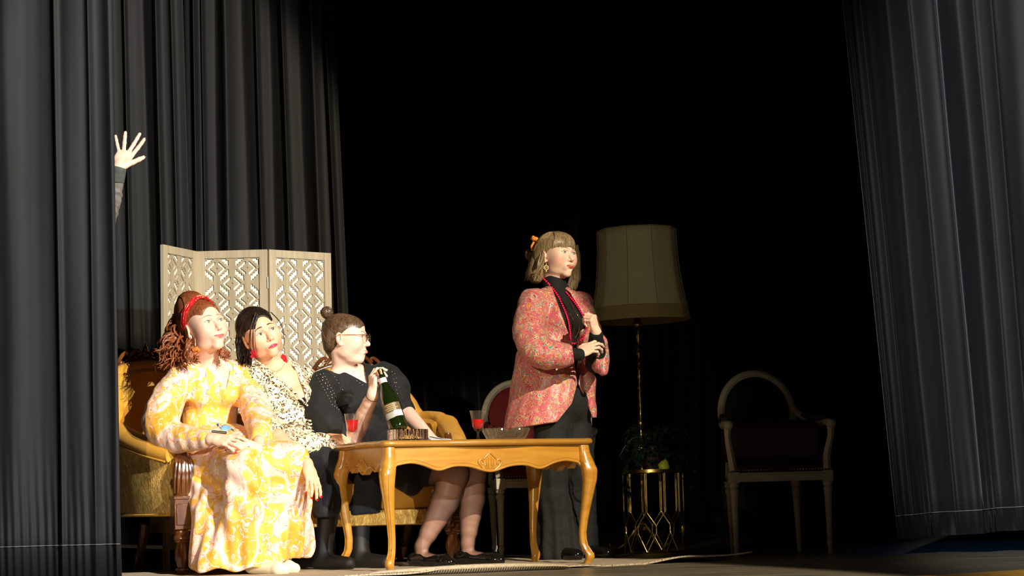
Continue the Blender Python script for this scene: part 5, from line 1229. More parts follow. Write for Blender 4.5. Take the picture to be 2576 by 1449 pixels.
# ------------------------------------------------------------------ woman in leopard print
def woman_leopard():
    P = Person('frowning seated person with dark hair in a leopard print wrap top and dark trousers', (W(760, 1200, 10.0).x, 10.0, 0))
    H = Head(W(654, 842, 9.98), 27, 2, -23, 1.06); sd = SD(); H.build(sd, chin=1.1, jaw=.002)
    ch = W(710, 990, 10.1); T = frame(ch, 18) @ Matrix.Rotation(R(-10), 4, 'Y')
    sd.chain([H.p(0, .020, -.055), W(692, 925, 10.08)], [.058, .058], .02)
    sR, sL = W(640, 948, 10.02), W(768, 955, 10.18); sd.cap(sR, sL, .046, .048, .03)
    sd.ell(ch, (.135, .10, .17), T, .04); sd.ell(T @ Vector((0, -.03, .06)), (.105, .072, .09), T, .04)
    for q in (-1, 1): sd.ell(T @ Vector((q * .062, -.085, -.03)), (.060, .052, .060), T, .03)
    sd.ell(W(730, 1075, 10.08), (.12, .095, .11), T, .05); hp = W(765, 1130, 10.05); sd.ell(hp, (.155, .12, .10), T, .05)
    eL, wL = W(805, 1055, 10.10), W(826, 1090, 9.98); sd.chain([sL, eL, wL], [.048, .038, .024], .02)
    wR = W(773, 1168, 9.46); eR = W(700, 1100, 9.62); sd.chain([sR, W(650, 1050, 9.85), eR, wR], [.046, .042, .038, .026], .02)
    k1, a1 = W(905, 1172, 10.04), W(905, 1385, 9.98); k2, a2 = W(836, 1190, 9.90), W(812, 1385, 9.88)
    sd.chain([hp, k1, a1], [.08, .056, .036], .02); sd.chain([hp, k2, a2], [.08, .056, .036], .02)
    tL = hand(sd, wL, W(866, 1106, 9.93) - wL, Vector((.1, -.5, .85)), 1, ((.3, .4, .3),) * 4, .88)
    tR = hand(sd, wR, W(798, 1245, 9.38) - wR, Vector((.55, -.75, .15)), -1, ((.10, .25, .2), (.15, .25, .2), (.2, .3, .2), (.3, .35, .2)), .95, spread=(.06, .01, -.05, -.10), thumb=(.35, .9, -.3))
    body = body_obj(P, sd, [box3(H.c, (.16, .18, .18)), box3(W(858, 1105, 9.94), (.085, .10, .05)), box3(W(790, 1215, 9.42), (.085, .08, .12))], skin_col((0.80, 0.45, 0.28), [(H, .35, (.75, .20, .12))]))
    body['label'] = 'tanned body, one hand resting on the neighbour\'s knee'
    nails(P, body, tR[:4], M_nail_red, 1.0)
    H.face(sd, P, (.10, .055, .03), M_lip_red, M_brow_d, 'frown', brow=.001, browin=.007, brow_r=.0026, lid=.85, look=(.001, .001))
    # top
    d = SD(); d.ell(ch, (.145, .110, .18), T, .05); d.ell(T @ Vector((0, -.03, .06)), (.112, .079, .093), T, .04); d.cap(sR, sL, .054, .056, .03)
    for q in (-1, 1): d.ell(T @ Vector((q * .064, -.090, -.03)), (.066, .058, .066), T, .035)
    d.ell(W(728, 1065, 10.08), (.128, .103, .085), T, .05)
    d.chain([sL, W(790, 1010, 10.12), eL, W(820, 1084, 10.02)], [.056, .056, .050, .036], .03, 3); d.chain([sR, W(652, 1040, 9.88), W(690, 1090, 9.66)], [.056, .062, .05], .03)
    wrinkle(d, .005, [(9, 5, 13, 0), (4, -6, 22, 1), (5, 9, -17, 2)])
    d.prism([(640, 895), (715, 893), (746, 935), (765, 985), (771, 1030)], 10.05, 10.0)
    o = P.add(sd_obj('wrap_top', d, .005, M_leop)); o['label'] = 'leopard print wrap top with a ruched waist'
    d = SD(); d.ell(W(730, 1092, 10.04), (.135, .112, .05), T, .03); d.ell(W(735, 1128, 9.98), (.165, .15, .055), T, .04); d.cap(W(690, 1125, 9.85), W(845, 1118, 9.98), .055, .045, .05); d.ell(W(728, 1150, 9.74), (.065, .045, .045), None, .04)
    def fl(Pt): a = np.arctan2(Pt[:, 1] - 10.05, Pt[:, 0] + 1.1); return (-.006 * np.sin(a * 24 + 3 * np.sin(Pt[:, 2] * 30))).astype(np.float32)
    d.fn(fl); o2 = P.add(sd_obj('peplum', d, .005, M_leop)); o2['label'] = 'gathered leopard print peplum'
    for k_ in range(4):
        x0 = 668 + 4 * k_; yy = 1066 + 9 * k_
        tubes(P, 'waist_ruching', [([W(x0 + 138 * q, yy + 8 - 15 * q - 7 * math.sin(q * 3.1), 9.955 - .035 * math.sin(q * 3.1) + .0 + .05 * q) + Vector((0, 0, .003 * math.sin(q * 60 + k_))) for q in np.linspace(0, 1, 24)], [.004, .006, .006, .004])], M_leop, o, 0)
    tubes(P, 'ruffle_cuff', [([W(828, 1090, 9.97) + Vector((.034 * math.cos(a), .02 * math.sin(a), .034 * math.sin(a) + .004 * math.sin(5 * a))) for a in np.linspace(0, 6.3, 24)], .006)], M_leop, o, 0)
    tubes(P, 'neckline_ruffle', [([W(x, y, D_) + Vector((.002 * math.sin(i * 1.9), 0, .003 * math.cos(i * 2.3))) for i, (x, y, D_) in enumerate([(640 + (773 - 640) * q, 905 + 115 * q ** 1.15, 9.985 - .06 * math.sin(q * 3.1)) for q in np.linspace(0, 1, 22)])], [.005, .006, .005])], M_leop, o, 0)
    d = SD(); d.ell(ch, (.138, .103, .173), T, .04)
    for q in (-1, 1): d.ell(T @ Vector((q * .062, -.085, -.03)), (.063, .055, .063), T, .03)
    d.half(W(750, 1000, 9.9), (-.35, 0, 1)); P.add(sd_obj('camisole', d, .005, M_top))['label'] = 'plain black camisole'
    # trousers, socks, boots
    d = SD(); d.ell(hp, (.17, .135, .11), T, .05); d.chain([W(775, 1135, 10.02), k1, W(900, 1290, 9.98)], [.100, .070, .062], .015, 3); d.chain([W(775, 1135, 10.0), k2, W(820, 1290, 9.82)], [.100, .072, .064], .015, 3)
    d.chain([W(800, 1145, 10.03), W(935, 1165, 10.02), W(930, 1285, 10.0)], [.085, .058, .055], .015); wrinkle(d, .004, [(9, 5, 6, 0), (14, -6, 2, 1)]); d.half(W(880, 1296, 9.98), (.05, 0, -1)); P.add(sd_obj('trousers', d, .006, M_pants))['label'] = 'dark charcoal cropped trousers'
    for a, b, tt in ((k1.lerp(a1, .45), a1, 1), (k2.lerp(a2, .45), a2, 0)):
        d = SD(); d.chain([a, b], [.056, .044], .02); d.cap(b, Vector((b.x, b.y, .06)), .042, .045, .02); d.cap(Vector((b.x - .01, b.y, .04)), Vector((b.x + .13, b.y - .10, .032)), .045, .034, .03); d.half((0, 0, .004), (0, 0, -1)); P.add(sd_obj('boot', d, .005, M_boot))['label'] = 'plain black ankle boot and sock'
    # hair
    hb = SD(); H.e(hb, (0, .022, .050), (.083, .093, .090), .02); H.e(hb, (0, -.036, .046), (.064, .064, .058), .03); H.e(hb, (0, .07, .04), (.07, .055, .07), .03); H.e(hb, (0, .05, -.02), (.080, .060, .07), .02)
    H.e(hb, (0.004, -.115, -.022), (.060, .076, .108), .005, '-'); H.e(hb, (-.086, -.012, -.025), (.022, .020, .040), .005, '-')
    ho = P.add(sd_obj('hair', hb, .0035, M_hair_dark)); ho['label'] = 'dark straight hair, half pulled back'
    hb.p = hb.p[:4]
    pth = []
    for q in (-1, 1):
        for k_ in np.linspace(0, 1, 22): pth.append([(q * .06 + q * .1 * k_, -.80 + .7 * k_, 1.0), (q * (.75 + .1 * k_), -.42 + .6 * k_, .62), (q * 1.0, .35 + .4 * k_, -.05), (q * .75, .9, -.45)])
    locks(P, 'hair_locks', H, hb, pth[:], M_hair_dark, .006, -.002, ho, n=14)
    rnd = random.Random(9); pp = []
    for k_ in range(70):
        x0 = rnd.uniform(596, 632); pp.append(([W(x0 + 16, rnd.uniform(790, 820), 10.0 + rnd.uniform(0, .06)), W(x0, 860, 10.02 + rnd.uniform(-.03, .05)), W(rnd.uniform(596, 634), rnd.uniform(900, 925), 10.0 + rnd.uniform(-.04, .04))], [.003, .0065, .006, .002]))
    for k_ in (0, .6, 1.1, 3.2, 3.6, 5.5): pp.append(([W(643 + k_ * 1.6, 786 + k_, 9.87), W(630 + k_ * 2.2, 825, 9.86), W(626 + k_ * 3, 868, 9.87), W(630 + k_ * 4.2, 892 + 3 * k_, 9.88)], [.0010, .0013, .0012, .0005]))
    for k_ in (0, .8, 2.4): pp.append(([W(680 + k_, 785, 9.90), W(706 + k_, 815, 9.93), W(714 + k_ * 1.2, 855, 9.95), W(713 - k_, 884, 9.95)], [.0010, .0010, .0008, .0004]))
    tubes(P, 'loose_strands', pp, M_hair_dark, ho, 5)
    d = SD(); d.chain([W(622, 810, 10.07), W(613, 860, 10.09), W(616, 915, 10.09)], [.05, .042, .035], .03); P.add(sd_obj('hair_length', d, .006, M_hair_dark), ho)
    for x, y, D_ in ((637, 873, 9.90), (712, 884, 10.04)):
        er = P.add(MB().tube([W(x - 2, y - 3, D_), W(x - 5, y + 3, D_), W(x, y + 8, D_), W(x + 3, y + 2, D_), W(x - 2, y - 3, D_)], .0018, 6, 4).build('earring', M_silv)); mb = MB()
        for q in range(26): mb.tube([W(x, y + 8, D_), W(x, y + 14, D_) + Vector((rnd.uniform(-.012, .014), rnd.uniform(-.012, .012), 0)), W(x + 2, y + 27, D_) + Vector((rnd.uniform(-.018, .020), rnd.uniform(-.014, .014), rnd.uniform(-.004, .008)))], [.0015, .004, .003], 5, 2)
        t2 = P.add(mb.build('tassel', M_cherry), er); t2['label'] = 'cherry red tassel'
    tubes(P, 'fine_necklace', [([W(x, y, D_) for x, y, D_ in ((662, 920, 9.96), (678, 930, 9.945), (692, 934, 9.94), (706, 930, 9.945), (716, 915, 9.97))], .0008)], M_gold, None, 5)
woman_leopard()

# ------------------------------------------------------------------ woman in black blouse, profile
def woman_black():
    P = Person('seated person in profile with top bun and glasses, black eyelet blouse, holding a bottle', (W(930, 1200, 10.3).x, 10.3, 0))
    H = Head(W(868, 852, 10.2), 80, 0, 0, 1.06); sd = SD(); H.build(sd, chin=1.1, jaw=.001)
    H.e(sd, (0, -.030, -.098), (.036, .040, .022), .025)
    ch = W(893, 1000, 10.32); T = frame(ch, 26)
    sd.chain([H.p(0, .022, -.05), W(866, 930, 10.25)], [.053, .058], .02)
    sR, sL = W(812, 968, 10.16), W(968, 945, 10.44); sd.cap(sR, W(868, 945, 10.27), .046, .050, .04); sd.cap(W(868, 945, 10.27), sL, .050, .046, .04)
    sd.ell(ch, (.145, .108, .165), T, .04); sd.ell(T @ Vector((0, -.04, .06)), (.118, .072, .09), T, .03)
    for q in (-1, 1): sd.ell(T @ Vector((q * .065, -.09, -.03)), (.065, .06, .065), T, .03)
    sd.ell(W(905, 1080, 10.32), (.145, .125, .12), T, .05); hp = W(925, 1145, 10.32); sd.ell(hp, (.17, .14, .11), T, .05)
    eR, wR = W(884, 1112, 10.02), W(938, 992, 9.80); sd.chain([sR, W(812, 1040, 10.03), eR], [.045, .045, .044], .02, 3); sd.chain([eR, W(905, 1066, 9.95), wR], [.045, .043, .027], .02, 3)
    eL, wL = W(1018, 1035, 10.33), W(1088, 1108, 10.12); sd.chain([sL, eL, wL], [.058, .045, .028], .02)
    k1, a1 = W(1140, 1190, 10.00), W(1060, 1375, 9.96); k2, a2 = W(1186, 1185, 10.08), W(1176, 1368, 10.06)
    sd.chain([hp, k1], [.10, .075], .02); sd.chain([k1, W(1118, 1262, 9.99), a1], [.066, .066, .028], .02, 3)
    sd.chain([hp, k2], [.10, .072], .02); sd.chain([k2, W(1186, 1255, 10.08), a2], [.064, .064, .028], .02, 3)
    # right hand closed round the bottle neck, left hand on the knee
    fd = W(946, 948, 9.775) - wR; neck = W(962, 950, 9.74)
    tR = hand(sd, wR, W(938, 945, 9.79) - wR, Vector((-.85, -.50, .12)), -1, ((.62, .75, .35), (.70, .85, .4), (.85, 1.05, .5), (1.0, 1.2, .6)), .95, spread=(.08, .02, -.03, -.08), thumb=(.30, .75, -.85), tcurl=.25)
    tL = hand(sd, wL, W(1125, 1122, 10.04) - wL, Vector((.1, -.3, .9)), 1, ((.3, .3, .2),) * 4, .9)
    body = body_obj(P, sd, [box3(H.c, (.18, .17, .18)), box3(W(945, 950, 9.77), (.10, .10, .11)), box3(W(1110, 1115, 10.08), (.1, .1, .05))], skin_col((0.88, 0.58, 0.45), [(H, .30, (.88, .32, .24))]))
    body['label'] = 'pale body, profile face turned to the right'
    nails(P, body, tR[:2], M_nail_bare, .95)
    H.face(sd, P, (.10, .07, .04), M_lip_bare, M_brow_d, 'smirk', brow_r=.0014, sides=(-1, 1), lid=.7)
    # tights
    d = SD(); d.chain([hp, k1], [.103, .079], .02); d.chain([k1, W(1118, 1262, 9.99), a1], [.070, .070, .032], .02, 3); d.chain([hp, k2], [.103, .076], .02); d.chain([k2, W(1186, 1255, 10.08), a2], [.068, .068, .032], .02, 3)
    ft = []
    for a, tx in ((a1, W(1122, 1400, 9.86)), (a2, W(1246, 1398, 9.97))):
        g = Vector((a.x, a.y, .05)); tt = Vector((tx.x, tx.y, .028)); d.cap(a, g, .032, .030, .02); d.cap(g, tt, .031, .024, .02); ft.append((g, tt))
    P.add(sd_obj('tights', d, .005, M_tight))['label'] = 'sheer dark tights'
    for g, tt in ft:
        d = SD(); d.cap(g + Vector((-.035, .01, -.012)), g, .036, .036, .02); d.cap(g + Vector((0, 0, -.012)), tt, .036, .036, .02); d.cap(tt, tt + (tt - g).normalized() * .03, .034, .022, .02)
        d.half((0, 0, .004), (0, 0, -1)); M_ = (g + tt) / 2 + Vector((-.005, 0, .045)); d.ell(M_, (.075, .032, .036), None, .004, '-')
        sh = P.add(sd_obj('shoe', d, .004, M_shoe)); sh['label'] = 'black patent ballet flat'
        P.add(MB().tube([tt + Vector((-.03 + .0, -.012, .028)), tt + Vector((-.005, -.016, .027))], .005, 6).build('bow', M_shoe), sh)
    # skirt
    d = SD(); d.ell(hp + Vector((.02, 0, 0)), (.19, .155, .125), T, .05); d.chain([hp, W(1095, 1178, 10.02)], [.13, .095], .05); d.chain([hp, W(1110, 1172, 10.10)], [.13, .09], .05); d.cap(W(985, 1165, 10.0), W(1035, 1222, 9.98), .10, .050, .05)
    d.half(W(1085, 1190, 10.0), (.82, -.1, -.35), .006); P.add(sd_obj('skirt', d, .006, M_lace))['label'] = 'black lace skirt above the knee'
    # blouse
    d = SD(); d.ell(ch, (.162, .128, .18), T, .05); d.ell(T @ Vector((0, -.04, .05)), (.130, .093, .10), T, .04); d.cap(sR, W(866, 958, 10.27), .060, .058, .04); d.cap(W(866, 958, 10.27), sL, .058, .060, .04)
    for q in (-1, 1): d.ell(T @ Vector((q * .067, -.095, -.03)), (.070, .066, .07), T, .035)
    d.ell(W(905, 1080, 10.32), (.155, .135, .11), T, .05)
    d.chain([sR + Vector((.0, 0, .005)), W(802, 1010, 10.08), W(822, 1065, 10.03), W(862, 1096, 10.03)], [.066, .080, .088, .066], .03, 4); d.chain([sL, W(992, 970, 10.40), W(1003, 1010, 10.36), W(1018, 1034, 10.33)], [.066, .075, .062, .052], .03, 3)
    wrinkle(d, .005, [(9, 5, 8, 0), (14, -6, 2, 1), (5, 9, -12, 2)])
    d.prism([(812, 905), (905, 890), (916, 925), (925, 966)], 10.30, 10.2)
    bl = P.add(sd_obj('blouse', d, .005, M_blouse)); bl['label'] = 'black cotton blouse with eyelet bands and puff sleeves'
    # eyelets: rows of small open holes on sleeve and shoulder, laid on the field
    mb = MB(); nr = near(d, W(830, 1000, 10.1), 5)
    rows_ = [((797, 945), (832, 1010), 10), ((806, 942), (842, 1008), 10), ((814, 940), (848, 1004), 10), ((842, 948), (862, 980), 5), ((836, 1018), (858, 1034), 5), ((843, 1012), (864, 1026), 4), ((986, 935), (1000, 990), 7), ((993, 940), (1006, 985), 5), ((898, 958), (912, 968), 3)]
    for (a, b, n_) in rows_:
        for q in range(n_):
            x = a[0] + (b[0] - a[0]) * q / (n_ - 1) + 2.5 * math.sin(q * 2.2 if a[0] in (806, 993) else 0); y = a[1] + (b[1] - a[1]) * q / (n_ - 1)
            o_ = W(x, y, 9.6); dr = (W(x, y, 10.6) - o_).normalized(); ts_ = np.arange(0, 1.1, .002); pts = np.array([list(o_ + dr * t_) for t_ in ts_], np.float32); dd_ = d.ev(pts)
            if not (dd_ < 0).any(): continue
            p = o_ + dr * ts_[int(np.argmax(dd_ < 0))]; mb.ball(p, (.0018 if a[0] != 806 else .0024, .0016, .0020 if a[0] != 806 else .0032), None, 4)
    ey = P.add(mb.build('eyelet_holes', M_eyelet), bl); ey['kind'] = 'stuff'
    # hair
    hb = SD(); H.e(hb, (0, .020, .042), (.080, .091, .080), .02); H.e(hb, (0, -.036, .044), (.061, .061, .056), .03); H.e(hb, (0, .055, -.0), (.074, .055, .07), .02); H.e(hb, (0, -.112, -.032), (.076, .068, .090), .006, '-')
    for q in (-1, 1): H.e(hb, (q * .086, -.030, -.04), (.026, .052, .052), .005, '-')
    H.cp(hb, (0, .075, -.04), (0, .062, -.085), .03, .015)
    ho = P.add(sd_obj('hair', hb, .003, M_hair_brown)); ho['label'] = 'brown hair pulled tightly back into a top bun'
    hb2 = SD(); hb2.p = hb.p[:3]; bd = (0, .72, .72)
    pth = []
    for q in (-1, 1):
        for k_ in np.linspace(0, 1, 26): pth.append([(q * (.08 + .8 * min(1, k_ * 1.3)), -.86 + .75 * k_, .78 - 1.1 * k_ ** 1.4), (q * (.35 + .5 * k_), .1 + .15 * k_, .98 - .9 * k_), (q * .25, .62, .75 - .2 * k_), bd])
        for k_ in np.linspace(0, 1, 9): pth.append([(q * .8, .35 + .2 * k_, -.45 - .35 * k_), (q * .6, .75, -.1), (q * .2, .8, .5), bd])
    locks(P, 'hair_locks', H, hb2, pth, M_hair_brown, .0048, -.0012, ho, n=12)
    bc = W(823, 787, 10.2); d = SD(); d.ell(bc, (.028, .026, .032), Rot(0, 0, 30), .01); bo = P.add(sd_obj('bun', d, .004, M_hair_brown), ho); pp = []
    for q in range(9):
        M = Rot(q * 43, q * 17, q * 31); pp.append(([bc + M @ Vector((.029 * math.cos(a), .026 * math.sin(a), .006 * math.sin(2 * a + q))) for a in np.linspace(0, 5.6, 14)], [.003, .006, .006, .003]))
    tubes(P, 'bun_coils', pp, M_hair_brown, ho, 0)
    # glasses
    mb = MB(); g = SD(); g.p = sd.p
    for q in (-1, 1):
        mb.tube([H.p(q * .032 + .024 * math.cos(a) * (1 + .06 * math.sin(a)), -.112 + abs(.024 * math.cos(a)) * .12, .0 + .021 * math.sin(a)) for a in np.linspace(0, 6.29, 29)], .0011, 6)
        mb.tube([H.p(q * .056, -.108, .008), H.p(q * .070, -.095, .010), H.p(q * .083, -.02, .012), H.p(q * .084, .010, .012), H.p(q * .082, .030, -.006)], [.0016, .0016, .0014, .0014, .0014], 6, 4)
        mb.tube([H.p(q * .012, -.113, -.002), H.p(q * .009, -.108, -.008)], .0012, 5)
    mb.tube([H.p(-.009, -.114, .006), H.p(0, -.117, .009), H.p(.009, -.114, .006)], .0012, 6, 3); gl = P.add(mb.build('glasses', M_gold)); gl['label'] = 'thin gold wire glasses'
    for q in (-1, 1): P.add(MB().loft([[H.p(q * .032 + .023 * math.cos(a), -.112 - dy, .0 + .020 * math.sin(a)) for a in np.linspace(0, 6.283, 24, endpoint=False)] for dy in (0, .0012)]).build('lens', M_glass), gl)
    tubes(P, 'wrist_band', [([wR + (eR - wR).normalized() * .016 + (eR - wR).orthogonal().normalized() * .0300 * math.cos(a) + (eR - wR).cross((eR - wR).orthogonal()).normalized() * .0300 * math.sin(a) for a in np.linspace(0, 6.3, 30)], .0018)], M_wrist, None, 0)
    # bottle
    top, bot = W(958, 940, 9.765), W(1004, 1082, 9.70); ax = (top - bot); L = .300; ax.normalize(); z_ = ax; x_ = Vector((0, 1, 0)).cross(z_).normalized(); y_ = z_.cross(x_)
    bt = thing('bottle', 'dark green sparkling wine bottle tilted in the hand of the bespectacled person', 'bottle', bot)
    M = Matrix((x_, y_, z_)).transposed().to_4x4()
    MB().lathe([(0, .012), (.03, .003), (.040, 0), (.0445, .006), (.0455, .02), (.0455, .13), (.043, .155), (.034, .19), (.022, .225), (.0165, .25), (.0155, .275), (.0175, .277), (.0175, .285), (.0145, .286), (.0145, .298), (0, .298)], sides=32, M=M).build('glass_body', M_bottle, bt)
    MB().lathe([(.0172, .240), (.0180, .240), (.0178, .268), (.0168, .268)], sides=28, M=M).build('neck_foil', M_paper, bt)['label'] = 'white neck label'
    MB().lathe([(0, .286), (.0155, .286), (.0165, .300), (.0175, .312), (.010, .318), (0, .318)], sides=20, M=M).build('cork', M_gold, bt)['label'] = 'golden stopper'
    def wrap(nm, a0, a1, z0, z1, mat, rr=.0462):
        V = [M @ Vector((rr * math.cos(a), rr * math.sin(a), z)) for z in (z0, z1) for a in np.linspace(a0, a1, 16)]; i = np.arange(32).reshape(2, 16)
        return np_mesh(nm, [tuple(v) for v in V], np.stack([i[:-1, :-1], i[:-1, 1:], i[1:, 1:], i[1:, :-1]], -1).reshape(-1, 4), mat, bt)
    # facing direction in bottle frame
    fv = M.to_3x3().inverted() @ Vector((.05, -1, 0)); fa = math.atan2(fv.y, fv.x)
    l1 = wrap('label', fa - 1.1, fa + 1.1, .085, .128, plain('brown_gold_label', (0.13, 0.085, 0.045), .4)); wrap('label', fa - 1.1, fa + .05, .055, .084, plain('grey_label', (0.34, 0.34, 0.28), .5)); wrap('label', fa + .06, fa + 1.1, .058, .088, M_paper)
    mg = plain('gold_print', (0.62, 0.42, 0.14), .4)
    for k_ in range(4):
        w_ = (.5, .75, .4, .6)[k_]
        for q in np.arange(-w_, w_, .13): wrap('lettering', fa + q - .1, fa + q - .02, .092 + .009 * k_, .0955 + .009 * k_, mg, .0466).parent = bt
    for q in np.arange(.14, 1.0, .11): wrap('barcode_line', fa + q, fa + q + .03, .062, .082, M_phone, .0466)
woman_black()

# ------------------------------------------------------------------ standing woman
def woman_standing():
    P = Person('standing person with blond bob in a magenta paisley jacket and black flared trousers, arms folded', (W(1420, 1300, 10.6).x, 10.6, 0))
    H = Head(W(1399, 646, 10.6), 44, 4, 3, 1.04); sd = SD(); H.build(sd, jaw=-.001)
    ch = W(1402, 800, 10.6); T = frame(ch, 42)
    sd.chain([H.p(0, .022, -.055), W(1398, 735, 10.6)], [.054, .055], .02)
    sR, sL = W(1340, 762, 10.47), W(1462, 765, 10.76); sd.cap(sR, sL, .045, .045, .03)
    sd.ell(ch, (.145, .105, .16), T, .04)
    for q in (-1, 1): sd.ell(T @ Vector((q * .062, -.088, -.01)), (.06, .055, .06), T, .03)
    sd.ell(W(1400, 900, 10.6), (.12, .095, .13), T, .05); hp = W(1415, 1010, 10.6); sd.ell(hp, (.165, .125, .13), T, .05)
    eR, wR = W(1362, 892, 10.24), W(1452, 892, 10.20); sd.chain([sR, W(1334, 830, 10.38), eR, wR], [.044, .036, .034, .025], .02)
    eL, wL = W(1496, 915, 10.42), W(1500, 838, 10.25); sd.chain([sL, eL, wL], [.048, .040, .026], .02)
    for a, b, c in ((W(1395, 1040, 10.55), W(1392, 1220, 10.45), W(1400, 1390, 10.55)), (W(1448, 1040, 10.68), W(1462, 1220, 10.62), W(1470, 1385, 10.72))): sd.chain([a, b, c], [.085, .06, .04], .02)
    tR = hand(sd, wR, W(1500, 868, 10.22) - wR, Vector((-.05, -.75, .62)), -1, ((.2, .5, .4), (.25, .6, .4), (.4, .7, .5), (.6, .8, .5)), .93, thumb=(.7, .6, -.3))
    tL = hand(sd, wL, W(1488, 790, 10.22) - wL, Vector((.75, -.55, .3)), 1, ((1.1, 1.1, .5), (1.2, 1.3, .7), (1.3, 1.4, .8), (1.35, 1.4, .8)), .93, thumb=(.4, .95, -.45), tcurl=.2)
    body = body_obj(P, sd, [box3(H.c, (.17, .18, .18)), box3(W(1487, 875, 10.22), (.07, .10, .06)), box3(W(1492, 795, 10.23), (.09, .09, .085))], skin_col((0.88, 0.62, 0.48), [(H, .85, (.85, .22, .17))]))
    body['label'] = 'pale body, face turned right, one fist raised'
    nails(P, body, tL[:3] + tL[4:], M_nail_blue, .9)
    H.face(sd, P, (.22, .30, .26), M_lip_coral, M_brow_b, 'neutral', openm=.0012, brow_r=.0017, look=(.0015, 0), lid=.85)
    # black top
    d = SD(); d.ell(ch, (.150, .112, .165), T, .05); d.cap(sR, sL, .050, .050, .03)
    for q in (-1, 1): d.ell(T @ Vector((q * .063, -.092, -.01)), (.064, .059, .064), T, .035)
    d.ell(W(1400, 900, 10.6), (.126, .10, .14), T, .05); d.chain([H.p(0, .024, -.098), W(1399, 738, 10.6)], [.058, .066], .02); d.chain([eR, wR + Vector((.012, 0, 0))], [.045, .031], .02); d.chain([eL, wL.lerp(eL, .06)], [.050, .036], .02)
    nk = H.p(0, .024, -.096); d.half(nk, Vector((-.25, .1, 1)), .003, .15)
    P.add(sd_obj('top', d, .005, M_top))['label'] = 'black high-necked top'
    # trousers
    d = SD(); d.ell(hp, (.172, .135, .13), T, .05)
    d.chain([W(1392, 1030, 10.56), W(1386, 1200, 10.47), W(1396, 1300, 10.50), W(1404, 1392, 10.50)], [.098, .088, .092, .115], .03, 3); d.chain([W(1440, 1030, 10.68), W(1458, 1200, 10.62), W(1462, 1300, 10.66), W(1468, 1388, 10.70)], [.095, .080, .078, .088], .03, 3)
    def fl(Pt): a = np.arctan2(Pt[:, 1] - 10.55, Pt[:, 0] - .25); g = np.clip((.6 - Pt[:, 2]) / .6, 0, 1); return (-.008 * g * np.sin(a * 16 + 5 * Pt[:, 2])).astype(np.float32)
    d.fn(fl); wrinkle(d, .0035, [(9, 5, 3, 0), (14, -6, 2, 1)]); d.half((0, 0, .045), (0.02, 0, -1), .003)
    tr = P.add(sd_obj('trousers', d, .006, M_flare)); tr['label'] = 'washed black flared trousers with frayed hems'
    rnd = random.Random(8); pp = []
    for k_ in range(60):
        a = rnd.uniform(-3.0, -.1); c_ = Vector((.235, 10.50, .048)); r_ = .108; p = c_ + Vector((r_ * math.cos(a), r_ * math.sin(a), 0)); pp.append(([p, p + Vector((rnd.uniform(-.015, .02), rnd.uniform(-.01, .0), rnd.uniform(-.02, .012))), p + Vector((rnd.uniform(-.03, .03), -.004, rnd.uniform(-.035, 0)))], [.0008, .0006, .0004]))
    fo = tubes(P, 'frayed_threads', pp, M_grey, tr, 2, 4); fo['kind'] = 'stuff'
    for a, b in ((Vector((.21, 10.46, .03)), Vector((.29, 10.34, .028))), (Vector((.37, 10.64, .03)), Vector((.45, 10.52, .028)))):
        d = SD(); d.chain([a, b], [.042, .034], .02); d.half((0, 0, .004), (0, 0, -1)); P.add(sd_obj('shoe', d, .004, M_shoe))['label'] = 'black shoe under the trouser hem'
    # jacket: body panels, open at the front
    d = SD(); d.ell(ch, (.17, .135, .17), T, .05); d.cap(sR, sL, .066, .066, .04)
    for q in (-1, 1): d.ell(T @ Vector((q * .07, -.09, -.02)), (.070, .068, .08), T, .04)
    d.ell(W(1388, 890, 10.58), (.160, .140, .15), T, .05); d.chain([W(1392, 870, 10.58), W(1385, 960, 10.57), W(1368, 1150, 10.56)], [.135, .170, .215], .04); d.cap(W(1325, 900, 10.58), W(1302, 1120, 10.56), .055, .075, .05)
    d.chain([W(1466, 900, 10.60), W(1478, 960, 10.58), W(1492, 1060, 10.58)], [.045, .040, .022], .02)
    d.chain([sR, W(1330, 830, 10.36), W(1352, 880, 10.26), W(1395, 890, 10.22), W(1428, 892, 10.21)], [.070, .082, .082, .066, .052], .03, 4)
    d.cap(W(1378, 905, 10.25), W(1420, 900, 10.22), .045, .04, .03)
    wrinkle(d, .006, [(9, 5, 4, 0), (12, -6, -7, 1), (5, 9, 3, 2), (17, 8, -5, 2)])
    Tn = T
    # open front: narrow above, wide below, hem rising to the opening
    Mi = np.array(T.inverted(), np.float32)
    def front(Pt):
        L = Pt @ Mi[:3, :3].T + Mi[:3, 3]; z = L[:, 2]; w = np.where(z > -.14, .052 + .18 * np.clip(z + .02, -.09, .2), .02 + .28 * np.clip(-.27 - z, 0, .2))
        return np.maximum(np.abs(L[:, 0] - .015) - w, L[:, 1] + .0).astype(np.float32)
    for px in ([(1376, 690), (1432, 735), (1475, 805), (1479, 865), (1440, 865)], [(1438, 860), (1474, 860), (1453, 972)], [(1453, 962), (1472, 1005), (1496, 1064), (1500, 1250), (1438, 1250), (1438, 1018)], [(1439, 1015), (1439, 1250), (1399, 1250), (1399, 1064)], [(1400, 1062), (1400, 1250), (1180, 1250), (1180, 1072), (1330, 1096)]):
        d.prism(px, 10.60, 10.4)
    d.half(W(1300, 1080, 10.6), (.12, 0, -1), .003, 1.0)
    jk = P.add(sd_obj('jacket', d, .0055, M_jack)); jk['label'] = 'magenta, teal and orange paisley satin jacket'
